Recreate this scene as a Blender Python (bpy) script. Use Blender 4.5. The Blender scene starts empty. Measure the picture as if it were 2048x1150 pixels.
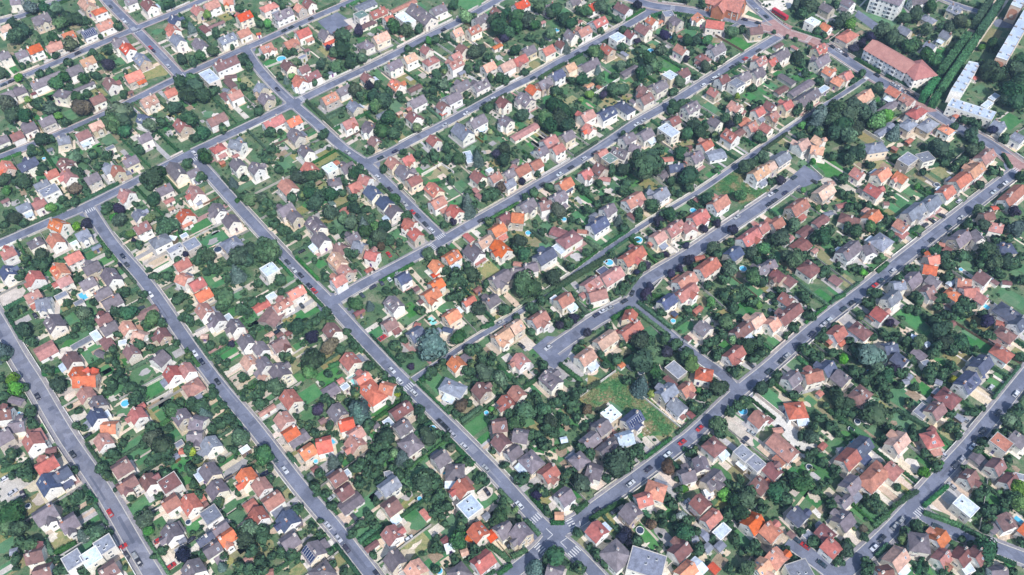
import bpy, math, random, re
import numpy as np
R = math.radians
rng = random.Random(7)
nrg = np.random.default_rng(11)
scene = bpy.context.scene
COL = scene.collection

# ---------------------------------------------------------------- camera, sky, sun, exposure
CAM_H, PITCH, FPX = 325.0, 50.0, 1800.0          # metres, degrees below horizon, focal length in photo pixels
cam_d = bpy.data.cameras.new("camera"); cam = bpy.data.objects.new("camera", cam_d); COL.objects.link(cam)
cam.location = (0, 0, CAM_H); cam.rotation_euler = (R(90 - PITCH), 0, 0)
cam_d.sensor_fit = 'HORIZONTAL'; cam_d.angle = 2 * math.atan(1024 / FPX)
cam_d.clip_start = 1; cam_d.clip_end = 5000
scene.camera = cam
SUN_AZ, SUN_EL = -66.0, 50.0                      # azimuth from +X, counter-clockwise
w = bpy.data.worlds.new("World"); scene.world = w; w.use_nodes = True
nt = w.node_tree; bg = nt.nodes['Background']
sky = nt.nodes.new('ShaderNodeTexSky'); sky.sky_type = 'NISHITA'; sky.sun_disc = False
sky.sun_elevation = R(SUN_EL); sky.sun_rotation = R(90 - SUN_AZ)
nt.links.new(sky.outputs[0], bg.inputs[0]); bg.inputs[1].default_value = 0.15
sd = bpy.data.lights.new("sun", 'SUN'); sd.energy = 3.5; sd.angle = R(0.5); sd.color = (1.0, 0.965, 0.92)
so = bpy.data.objects.new("sun", sd); COL.objects.link(so)
so.rotation_euler = (R(90 - SUN_EL), 0, R(SUN_AZ + 90))
scene.view_settings.view_transform = 'Standard'; scene.view_settings.look = 'None'
scene.view_settings.gamma = 1; scene.view_settings.exposure = 0.5
scene.view_settings.use_curve_mapping = False

SP, CP = math.sin(R(PITCH)), math.cos(R(PITCH))
def P(x, y, z=0.0):
    """photo pixel -> world point at height z"""
    u, v = (x - 1024) / FPX, (y - 575) / FPX
    d = (u, CP - v * SP, -SP - v * CP); t = (CAM_H - z) / -d[2]
    return (d[0] * t, d[1] * t)
def pix(x, y, z=0.0):
    """world point -> photo pixel"""
    dz = z - CAM_H; dep = y * CP - dz * SP
    return (1024 + FPX * x / dep, 575 + FPX * (-y * SP - dz * CP) / dep)
def mpp(x, y): # metres per photo pixel at ground
    u, v = (x - 1024) / FPX, (y - 575) / FPX
    return (CAM_H / (SP + v * CP)) / FPX
OY = (0, 288, 576, 862)
def T(c, r, x, y, z=0.0):
    return P(512 * c + x / 3.993, OY[r] + y / 3.993, z)
GU, GV = 40.3, 130.3                               # the two directions of the street grid

# ---------------------------------------------------------------- survey of the photograph: houses, trees, cars, lawns, pools, slabs, hedges
DATA = [
(0, 0, '''H 85 5 175 -5 m;245 152 385 102 mw12;640 -10 735 45 t;745 78 815 48 oH;770 205 898 150 r;645 258 755 218 ds;488 275 582 235 o;365 372 490 315 r;208 392 315 345 o;118 425 200 395 m;-10 210 60 180 t;0 430 45 420 m;900 350 1000 290 m;968 338 1050 385 o;1075 420 1165 470 g;988 610 1125 555 o;825 612 910 655 b;633 485 735 430 t;520 545 625 495 mw12;228 660 480 555 m;0 745 85 705 m;95 715 185 672 m;248 750 280 732 bL;450 725 530 740 mH;725 800 825 745 b;590 730 745 648 mLw4;1110 800 1240 750 tw12;1300 725 1395 688 r;1100 908 1200 942 d;1395 935 1480 990 r;1640 945 1790 878 b;1700 525 1890 438 b;1628 565 1715 655 lFw9;1790 612 1890 600 bL;1790 640 1880 690 bL;1760 745 1840 785 bL;1815 755 1915 705 r;1330 195 1415 230 r;1375 275 1455 325 g;1540 285 1640 345 m;1570 395 1665 358 tL;1355 112 1425 155 d;1610 200 1665 250 bL;1650 215 1790 168 bLw4;1535 32 1610 70 r;1625 45 1740 0 r;1780 -10 1865 -15 o;1885 130 2000 85 o;1885 250 1985 208 r;1750 325 1885 275 g;1130 -5 1230 40 b;985 -10 1080 -30 m;150 1000 265 955 m;325 1000 440 945 m;75 1110 170 1085 b;590 1065 700 1018 b;705 1000 800 945 t;450 1100 550 1080 g;1095 1100 1190 1050 m;0 1110 50 1095 m;1010 735 1060 720 bL;1780 700 1830 715 gL
T 240 60 60 c;120 290 70;190 240 60;100 190 50;430 300 50;565 355 60 g;350 60 50;450 70 60;400 130 50;480 190 60;560 150 60;620 160 50;690 160 40;945 205 45;860 400 45;740 415 40;800 460 45;865 515 50 p;450 660 60;525 620 50;670 630 50;540 495 45;320 590 40;390 580 35;610 780 55;690 745 40;660 880 80 n;690 840 50 p;310 840 50;225 800 30 l;60 820 80 g;100 920 70;200 920 60;410 870 60;470 930 35 l;960 900 100 g;900 990 80;980 960 80;1000 1050 60;1200 1000 60;1290 970 50;1400 860 60;1510 950 70;1560 700 80;1500 760 80;1620 760 70;1700 720 50;1450 650 60;1540 640 60;1450 470 50;1540 490 45;1620 460 50;1700 410 50;1530 230 35 c;1350 20 60;1780 1020 45;1950 690 40;1910 640 20 l;1720 260 45;1660 120 40 l;1900 60 40;1950 480 50;1990 530 40;1620 1060 60;1560 1100 50;1000 770 40;770 600 40;1000 575 25;1480 190 40;60 1070 40;310 1080 60;380 1070 40;520 970 40;120 600 40 l;30 600 50;440 440 35;180 520 30;1850 370 25;800 290 25
C 885 55 d;985 165 w;1010 190 w;1195 380 r;1225 405 d;1345 525 w;620 425 d;200 610 w;150 620 w;90 650 d;30 680 d
L 1240 560 120;560 920 50;1900 840 60;90 560 50;870 1120 60;470 60 60;1260 250 40;980 480 60'''),
(1, 0, '''H 50 50 150 20 oH;345 45 400 72 o;410 -5 470 35 b;145 125 295 68 md;0 270 40 262 oL;800 50 950 0 gLw9;808 137 880 95 kFw9;895 90 1020 35 r;1010 100 1050 68 rL;1070 85 1280 0 rLw5;1215 30 1400 150 mw15;1150 100 1250 180 lFw8;1400 75 1505 25 m;1030 150 1100 120 o;820 215 950 160 bL;620 260 760 205 bLw5;510 220 590 260 m;540 355 640 315 oLw4;320 270 420 218 r;215 330 320 280 r;25 370 120 325 r;110 405 165 385 rL;215 480 290 525 b;350 545 430 525 b;350 595 470 550 b;340 600 410 650 r;580 435 625 465 bL;840 340 900 315 mHw12;930 290 1050 238 t;1145 290 1180 278 rL;1565 240 1640 210 t;1690 220 1790 182 r;1730 165 1840 125 m;1890 48 1950 80 b;1905 310 1960 340 bL;1885 370 1970 350 oL;1330 360 1390 385 r;1360 485 1430 450 rH;1610 358 1670 400 b;1530 490 1650 455 r;1560 440 1640 415 r;1175 460 1270 415 t;1035 510 1150 460 m;850 572 915 605 b;1070 622 1165 665 o;1215 720 1320 680 bLw5;640 710 745 665 m;520 790 640 735 tw10;740 810 825 850 g;680 975 790 932 r;860 965 950 1010 m;45 965 210 895 r;240 970 345 918 o;265 1025 360 1080 m;10 650 60 690 g;50 752 120 800 m;1220 795 1340 738 m;1470 800 1535 840 b;1505 780 1630 728 m;1570 690 1700 628 m;1750 700 1870 642 m;1810 535 1900 490 t;1945 520 2060 470 t;1220 890 1290 935 b;1120 905 1170 890 tL;1200 870 1240 860 rL;1470 915 1520 893 oL;1580 985 1720 1050 gw13;1695 970 1830 910 m;1960 918 2044 960 m;1940 780 2020 825 b;910 1075 980 1115 b;1380 1080 1460 1120 r;380 400 425 388 bL;345 470 400 445 gFL;570 590 630 555 gL;1620 590 1680 555 gL;965 930 1050 890 gL
T 700 290 75;820 250 50 p;690 400 80;620 420 60;580 380 30 p;850 430 45 g;990 160 25;1100 210 60;1200 240 60 g;1300 225 45;640 530 55;520 515 50;345 500 25;780 520 60;870 480 50;30 190 40;95 190 40 l;200 40 40;60 450 25;190 600 40;285 610 30 l;240 640 25 c;470 655 35;570 590 30;250 400 35;300 410 40;1640 110 60 l;1580 30 50;1940 210 90;1900 160 60;1990 110 50;2010 260 60;1980 310 40 p;1380 330 35 l;1440 310 45;1530 295 35;1210 385 35;1740 130 40;910 685 40 p;965 670 35;790 720 60;830 760 50;940 770 60;1020 800 65;950 850 60;1060 740 50;1130 720 35;1060 930 65;980 980 30;1150 1000 50;1100 1060 60;1010 1050 70;1440 590 50;1440 640 45;1500 680 50;1410 720 40;1360 675 25;1740 410 60;1800 400 50;1850 460 40;1780 530 45;1620 540 40;1880 620 35;1950 610 45;2000 640 40;1680 750 35;1290 1020 50 l;1400 980 40;1870 1055 25 y;1800 1070 25;1860 850 50;540 1070 50;120 1050 50;190 1050 30;20 880 50;1160 780 40;680 920 30;1500 550 45
G 400 795 610 1000;560 940 700 870
C 225 243 d;280 218 d;437 148 d;170 710 d;1500 240 d;1660 165 d;1900 795 w;1830 830 d;1680 905 w;1515 1000 w
L 1000 590 70;1200 630 70;1130 860 70;1130 1090 70;560 400 60;1760 50 110;110 510 60;470 1070 40;1320 590 40;650 970 40
P 205 480 40'''),
(2, 0, '''H 10 40 130 0 o;270 40 330 15 m;450 -20 540 -40 m;580 15 720 -15 o;840 -5 950 50 bw11;645 165 745 112 rd;515 235 620 192 r;440 228 520 265 m;370 302 425 330 b;235 390 330 350 r;80 390 180 348 m;5 475 105 422 r;230 185 262 165 rL;520 175 555 155 rL;1085 130 1160 155 o;1150 185 1205 165 oL;1010 180 1100 240 b;920 235 980 270 b;805 320 878 275 lFw8;735 345 795 405 r;1210 115 1290 105 gFw7;1290 110 1350 160 m;1480 100 1520 150 o;1550 157 1705 177 r;1895 215 2005 203 b;1320 345 1395 400 r;1500 412 1570 440 bH;1580 395 1695 345 m;1320 575 1410 535 b;1228 620 1300 585 lFw8;1085 680 1210 638 m;1060 690 1110 725 b;1030 770 1140 735 b;690 895 820 830 dw11;860 812 960 860 dH;945 790 990 815 mL;545 920 650 868 r;590 980 650 1020 o;390 1085 490 1045 m;250 1130 370 1088 r;10 1110 195 985 rLw6;130 672 210 715 o;200 650 310 612 m;305 595 410 555 d;430 530 505 492 t;535 525 685 460 m;60 735 160 800 mw12;590 690 650 662 tL;680 680 710 700 rL;875 590 1005 520 mLw6;870 412 930 440 gL;1335 275 1360 300 rL;1492 305 1518 298 oL;1680 640 1735 590 b;1750 665 1830 625 gF;1815 610 1900 565 m;1905 570 1990 528 m;1970 480 2060 440 r;1590 690 1650 725 r;1370 850 1490 800 m;1250 965 1330 925 b;1210 990 1300 1085 lFw8;1740 815 1840 860 r;1815 895 1870 880 rL;1590 925 1670 975 m;1970 885 2044 855 r;1800 1000 1890 955 oL;1890 1000 1960 970 r;1775 1060 1880 1020 bL;1700 1025 1810 1080 rw11;1015 1070 1120 1025 m;880 1110 990 1072 m;1500 1140 1600 1110 r;1755 215 1810 190 gFL
T 50 130 80;130 160 70;180 200 50;40 210 60;220 50 60;350 80 60;310 110 50;420 150 60;470 190 50;690 45 65;600 90 50;540 80 40;760 70 40;840 150 40;1000 40 40 p;700 235 35;880 240 40;455 400 38 c;545 320 25;310 270 50;150 290 40;250 340 30;100 575 40;20 400 50;660 420 60;690 440 50;685 560 30 c;560 640 60;480 640 40;700 640 50;350 720 50;620 760 40 l;550 800 30 l;820 600 40;1030 590 60;1090 560 50;1000 670 40;880 720 60;800 720 60;730 760 40 p;340 850 90;270 950 80;380 950 80;440 1000 70;400 880 80;300 1000 70;80 920 60;500 890 50;1010 400 45;1000 330 30 p;1190 400 50;880 370 40;1100 480 70;1140 530 60;870 520 50;940 500 40;1220 280 50 p;1300 300 35;1400 320 50;1430 410 40;1395 470 30 p;1470 320 50;1560 320 50;1755 260 55;1840 230 40;1400 135 25;1680 480 40;1545 530 50;1615 545 30;1340 660 50;1460 615 30;1290 730 40;1300 860 60;1270 880 50;1350 830 50;1750 790 30;1920 700 40;1450 1000 60;1500 1060 70;1400 1070 60;1560 1000 40;1700 950 50;1800 950 50;1740 1000 40 p;1620 1070 35;1050 1020 40;1180 1110 40 g;900 1090 40;1380 20 50;1540 30 45;1960 1090 50;2010 1110 40;1800 770 25 y;1930 860 40
G 1100 125 1220 85;1220 85 1360 105;1410 210 1500 220
C 170 625 d;525 430 d;640 370 d;1610 625 w;1655 610 w;1530 680 w;1770 540 d;1815 510 d;1880 475 r;1975 405 d;1010 1000 w;1065 965 w;1860 155 d;1970 175 d;1945 80 w;2030 130 d;880 1080 d
L 430 90 50;1430 260 60;1270 540 80;760 540 70;770 620 60;910 630 60;930 690 50;180 520 50;1140 355 50;870 470 60;1080 390 50;1590 860 50;220 1090 70;600 830 50;1800 350 90;1970 770 80;330 190 50;1640 310 50
P 1105 412 25;1258 305 20;355 250 25'''),
(3, 0, '''H 430 20 530 60 m;600 -20 700 10 m;1140 -10 1270 -20 m;1450 35 1560 78 g;1250 118 1330 150 gH;1060 185 1150 235 g;1400 228 1470 270 g;1270 320 1345 365 g;310 195 390 170 lF;450 162 500 200 o;590 275 690 240 rHw13;325 335 385 365 rL;380 385 460 345 r;365 470 490 415 m;40 430 160 388 m;0 470 30 450 r;50 370 120 340 bL;185 365 245 385 rL;470 515 530 560 o;550 600 620 650 o;600 600 670 570 o;90 600 230 660 mL;130 740 330 645 mLw6;220 790 420 712 mw10;95 730 190 685 bLw5;400 730 480 695 lFL;20 800 90 840 b;80 830 160 795 r;0 880 30 865 r;0 1000 50 1030 r;640 800 850 725 tw10;960 690 1070 740 r;1090 735 1170 800 r;880 910 1040 795 mLw6;1150 920 1250 880 rH;1120 975 1200 945 gH;1220 985 1310 935 gH;1400 990 1455 1030 oH;1800 960 1910 1010 g;1980 1065 2044 1090 g;1770 790 1840 760 lFL;1710 850 1790 820 lFL;870 1070 1000 985 gL;390 1085 430 1120 t;1100 1130 1160 1112 rL;1480 930 1530 912 rL;1635 625 1668 610 rL
T 230 40 50;330 40 80;280 110 50;545 30 40;600 150 60;660 190 50 l;560 190 50;380 265 40;430 300 30;50 250 20;165 270 22;235 290 22;330 390 28;75 525 35;750 580 38;680 390 45 p;750 345 40 p;815 295 45 p;900 250 70;990 300 70;1050 330 60;1130 370 70;1030 410 35;1200 350 40;1270 440 70;1330 480 60;1100 150 50;1180 110 70;1270 230 60;1300 50 60;1380 210 40;1440 220 50;1540 170 60;1500 180 40;1590 190 40 l;1770 550 100;1700 520 60;1830 600 70;1950 740 100;2000 650 80;1980 560 80;1990 820 80;1900 800 60;2020 480 60;560 880 90;650 920 90;520 950 80;700 850 80;760 900 90;600 1000 90;700 1020 80;640 1080 80;540 1060 70;820 880 60 c;410 930 80 c;380 980 60 c;880 700 50;480 890 50;400 1060 50;270 1080 50;340 1030 40;270 1000 35 l;870 960 80 l;950 920 60 l;1010 1060 50 c;900 830 30;650 640 35;230 450 50;270 500 40;300 580 40;410 640 45;240 870 50;330 840 50;390 850 50;1670 990 50;1620 1070 60;1600 990 40;1560 950 40;1840 1130 50;1490 1010 40;1770 1060 45 p;1640 1120 50;1790 340 50;1700 380 30 l;1830 390 40
R 1600 262 1390 555;1670 290 1390 705;1350 620 1250 755;1780 -10 1660 170;1870 -10 1700 240;1355 745 1330 795
G 700 455 900 570;945 590 1200 720;1210 715 1280 600;490 320 430 320
C 510 375 d;540 390 w;590 425 d;875 598 d;1000 675 w;1050 695 w;1105 735 d;1130 745 d;1880 150 d;1910 165 r
L 860 130 50;960 180 60;1780 290 90;80 590 50;760 1080 80;210 905 50;1690 710 50;1930 970 70;100 1120 60;1000 370 40'''),
(0, 1, '''H 20 145 100 200 o;110 165 270 100 d;235 215 310 175 dFL;280 325 390 268 g;310 400 460 345 gFw8;465 100 520 170 b;470 195 560 250 r;380 245 460 200 r;665 275 775 215 m;895 195 965 235 r;845 205 930 172 g;975 142 1085 85 m;370 45 420 30 gL;5 465 70 435 bL;150 495 225 455 g;240 475 325 432 r;965 365 1030 395 rw10;1235 350 1350 292 m;1385 135 1480 235 mw10;1480 215 1540 190 m;1500 325 1590 380 rw10;1700 30 1770 5 rH;1850 110 1930 160 m;1850 95 1905 80 rL;1750 150 1790 130 rL;2005 155 2080 205 m;1830 -40 1940 -10 g;400 615 510 660 o;400 700 460 770 o;225 770 300 740 mH;600 720 690 672 g;1065 515 1130 550 g;1060 670 1175 605 b;1430 510 1500 555 ow11;1340 520 1390 495 tL;1450 650 1535 620 oL;1680 470 1770 520 mw10;1790 555 1880 600 mw10;1220 765 1310 715 gHw11;1345 745 1405 755 lFL;1340 865 1460 800 gFw5;1500 765 1552 837 gF;1800 770 1870 745 gHw13;1380 960 1500 898 r;1410 1025 1490 1060 o;1520 1150 1640 1095 r;-10 870 100 812 r;480 930 620 885 o;460 950 530 1030 o;410 1115 530 1080 rL;445 1060 540 1030 r;650 1000 790 940 m;625 1110 740 1045 m;800 1020 910 1090 m;710 1110 770 1065 tL;230 1020 300 1080 rw10;20 975 80 1040 d;730 840 800 800 gL;570 805 615 785 lFL;1565 475 1610 460 gL;1445 740 1495 722 lFL;1310 465 1385 425 rLw4;845 45 915 20 gFL
T 265 45 50;190 300 60;130 290 50;30 290 60;50 380 40 l;160 250 50;335 190 50;320 60 30;600 110 60;580 90 40;690 130 35;780 180 40;740 80 50;850 90 45;610 230 55;620 280 40;690 380 40;600 360 60 n;670 330 50;1220 260 80;1150 280 50;1270 220 60;1100 40 50;1580 250 50;1490 150 50;1640 110 60;1610 70 50;1860 310 40 c;690 635 50 p;620 660 40 l;950 520 55 p;910 590 40 l;860 490 50;840 530 40;950 610 60;1220 450 60;1190 600 50 l;1050 720 40 l;1000 720 40;1070 770 20 p;1310 660 80;1380 640 60;1290 610 50;1440 700 30;1440 470 25;1080 480 30;330 890 60;290 960 60;230 1000 60;200 910 50;350 960 60;390 930 40;100 1050 50;900 1010 40;960 970 20 p;600 1080 50;900 860 35;1110 800 45;1420 920 40;1490 880 30 p;1620 850 50;1670 900 60;1580 930 50;1700 980 50;1740 1010 40;1920 900 90;2010 850 70;1980 930 60;1850 940 50;1890 1040 60 c;1820 1080 40;1640 1020 45;430 530 50 l;120 600 60;60 560 50;30 640 40;190 630 40;500 440 40;600 450 50;540 470 40;700 400 30;310 230 25;1950 270 40;1900 440 50;2000 440 60;1230 1050 40;1330 1050 50;1200 340 40;1190 1000 30
G 400 560 520 510;1880 450 1960 380
C 980 895 d;1020 960 d;1550 70 w;1330 195 w;1900 800 w
L 1130 430 90;1620 650 80;440 520 80;1720 760 70;1300 650 70;1020 110 60;970 1030 50;1690 900 60;1290 980 90;660 200 60;1970 310 70;1640 1100 90;830 940 70;700 900 50;560 800 50
P 1745 850 36 k;355 125 15
S 1150 890 60;1740 880 60;1250 930 60'''),
(1, 1, '''H 355 10 430 60 m;380 128 465 185 ow11;640 180 745 135 m;590 205 650 175 lF;575 175 660 135 oLw4;190 265 300 330 rw11;590 300 660 285 mH;820 252 900 285 r;750 340 830 280 r;880 335 980 395 dw10;985 410 1070 465 dw10;1060 495 1140 530 mw11;690 510 770 580 rLw6;190 545 310 485 m;260 520 310 575 m;410 575 530 655 mw10;470 715 560 780 mw10;640 785 730 820 b;740 745 800 697 m;760 760 850 795 g;600 895 720 960 t;670 1000 740 1040 r;650 1110 760 1070 r;890 855 970 880 r;870 1010 925 985 rL;65 970 150 1030 lFw8;1080 85 1150 140 r;1140 125 1215 85 r;1130 150 1240 210 m;1200 290 1310 248 b;1370 300 1470 370 r;1390 465 1500 408 r;1560 492 1640 550 r;1190 602 1270 635 r;1245 685 1320 720 r;1770 195 1850 250 b;1870 240 1930 205 r;1850 215 1880 200 lFL;1740 350 1775 385 rL;1760 390 1800 425 rL;1680 60 1720 150 lFLw5;1880 670 1990 618 o;1765 770 1880 715 tw7;1900 750 2010 840 o;1690 795 1800 870 mw11;1740 950 1830 905 rL;1500 910 1620 852 o;1400 922 1480 965 o;1400 1050 1460 1025 oL;1120 1065 1220 1018 d;1380 1150 1470 1108 o;1665 715 1735 770 rLw4;1910 1085 2044 990 m;1975 595 2050 550 b;580 455 630 480 kL;1985 240 2060 200 m
T 80 120 50;130 40 45;205 110 25;175 200 45;310 230 50;340 270 60;430 260 60;500 240 50;430 330 50;290 430 55;360 410 50;430 390 60;500 400 50;560 390 40;600 400 60;690 390 40;480 470 80;605 545 65;780 430 50;800 230 60;720 310 40;830 190 50;870 230 30;680 270 40;790 520 60;870 520 50;850 600 60;920 600 50;760 630 70;700 600 60;870 700 60;860 650 50 c;1000 740 80;940 780 50;1070 760 50;1000 820 45 n;1040 660 60;960 670 50 l;710 720 45;610 690 40;100 470 50;60 500 50;130 540 50;50 430 60;150 640 50;200 680 50;260 690 40;340 750 35;260 750 30;90 860 120;60 800 70;150 830 60;200 1080 60;560 1060 45;750 990 50;470 920 30;515 915 15;1210 560 50;1210 600 40;1110 440 60;1100 480 40;1150 780 40;1400 740 30;1430 90 50;1530 110 50;1620 120 55;1520 30 50;1290 80 40;1180 60 30;1340 130 40;1380 90 25;1770 120 50 c;1770 60 40;1920 80 45 p;1980 130 60;1990 40 60;1800 320 40;1560 290 40;1690 380 35;1690 450 40 c;1690 520 60 c;1740 490 40;1840 420 50;1890 400 50;1930 380 40;1980 340 50 n;1600 640 35 p;1500 640 40;1870 620 50;1480 850 50;1380 880 60;1520 1010 50;1600 1040 60;1640 1080 60;1720 1040 70;1580 1100 60;1690 970 40;1840 1110 40;1020 200 40;1160 340 30;720 860 50;800 860 50;20 1110 40;920 40 40;1020 30 40
C 730 65 w;1115 65 d;1010 130 d;955 270 w;1055 365 d;1180 480 w;1250 545 r;1290 570 d;1355 635 d;1405 685 w;1800 610 d;1000 1105 d;1060 1075 w;1130 1030 w;250 940 d;300 1005 w;355 1045 d;430 1130 d;365 855 d;1060 880 r;935 1140 d
L 690 460 60 y;1620 400 90;1450 220 90 y;1870 1020 90;380 520 60;650 690 90;520 110 90 y;260 110 60;470 890 70;270 1080 60;1560 800 30;1300 220 60;1140 740 60;690 610 60'''),
(2, 1, '''H 205 45 285 5 m;290 15 390 -20 r;10 205 130 150 r;115 150 215 115 r;0 150 50 120 mL;0 300 20 280 g;690 50 760 30 r;740 115 810 80 kFw7;800 5 930 50 mw10;925 -20 1010 0 m;665 140 750 185 bw10;560 220 620 190 r;690 265 790 280 rL;365 310 480 262 o;430 380 480 345 dL;315 420 430 375 m;40 500 170 445 m;210 475 310 450 b;0 540 60 545 ow10;1385 20 1440 15 bL;1180 120 1290 110 rL;1415 90 1520 60 mw10;1380 140 1430 120 rL;1560 90 1700 60 gLw9;1250 170 1370 150 dw7;1195 260 1240 200 mLw6;900 440 1050 372 r;1120 405 1240 335 g;1140 420 1190 450 oL;720 520 820 475 m;620 580 680 550 gL;615 640 760 570 d;930 550 990 600 bL;310 680 430 720 bLw7;400 755 520 700 bHw11;520 690 600 700 rL;340 810 430 860 lFLw6;185 895 340 820 dw10;95 965 180 945 m;10 950 80 960 rL;0 990 60 985 m;1590 480 1725 410 r;1435 595 1550 515 r;1265 675 1410 605 r;1400 615 1440 690 r;1120 740 1225 700 r;1085 790 1150 770 rL;870 910 1060 818 r;710 1055 880 965 r;580 1140 730 1085 r;1930 220 2060 150 tw10;1820 760 1980 685 r;1990 650 2060 620 r;1720 875 1835 820 d;1480 1005 1650 925 r;1310 1120 1470 1045 r;1460 910 1540 895 rL;1990 1010 2060 960 m;1470 430 1490 450 bL;945 800 980 830 bL;685 1025 760 990 dFLw4
T 80 300 35 p;180 390 50;110 420 45;200 240 30;110 95 30;600 170 40;800 210 50;880 210 60;930 190 50;990 80 50;1120 80 60;1080 170 120;1150 180 80;1050 240 70;920 310 50;880 370 50;700 310 40;1350 70 60;1190 60 40;1410 260 85;1460 250 50;1350 250 40;1270 290 50;1420 340 40 l;1630 210 30;1860 180 70;1940 130 40;2000 100 60;1820 410 60;1550 440 60;1440 370 50;1280 370 40;1330 390 40;1120 490 60;1000 570 50;1010 540 40;1060 430 30 c;1090 370 30 c;850 610 35 c;920 690 50;370 530 75 g;480 530 30;480 600 35;530 620 30;600 510 50;680 480 40;640 530 40;760 430 50;560 350 40;590 370 40;300 340 45;330 580 50;240 700 40;180 620 25;70 780 70;100 880 60;40 840 50;590 860 40;470 980 50;330 1060 70;90 1120 110;800 880 40;1170 620 50 p;1210 650 50;1260 560 60;1380 560 40;1200 560 40;1640 640 35 p;1560 700 40 p;1770 690 50 p;1600 830 60;1640 880 50;1540 830 30;1750 780 40;1410 930 50 p;1340 1000 35 p;1270 1040 40 p;1390 810 35 p;1180 890 35;1040 990 50;1120 1010 40 p;1030 1050 30 p;960 1080 40;1740 1000 70;1700 1080 60;1660 1070 30;1900 870 60;1950 910 50;2010 830 60;1920 1060 80;2000 1100 60;1560 1130 50;900 1120 50;1100 1140 40 p;1260 910 30 p;1490 980 50;1720 950 40;630 1080 30
G 1430 440 1660 600;600 760 720 830;150 680 280 780;1190 560 1310 590
K 340 1145 770 885
C 665 70 d;575 115 w;470 185 d;380 240 w;245 320 d;1780 570 w
L 1720 290 130 b;1900 370 120 y;560 580 70;220 800 70;820 340 50;720 770 80;1270 60 60;1230 590 40;1830 1050 40;850 250 40;600 450 60;1090 600 70 y;1390 500 60;1560 40 50
P 415 610 22;130 720 25;1008 775 35;1445 540 28;775 955 35;1842 1005 32;745 945 20
S 1500 700 60;1290 850 50;800 930 60;520 900 50'''),
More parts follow.
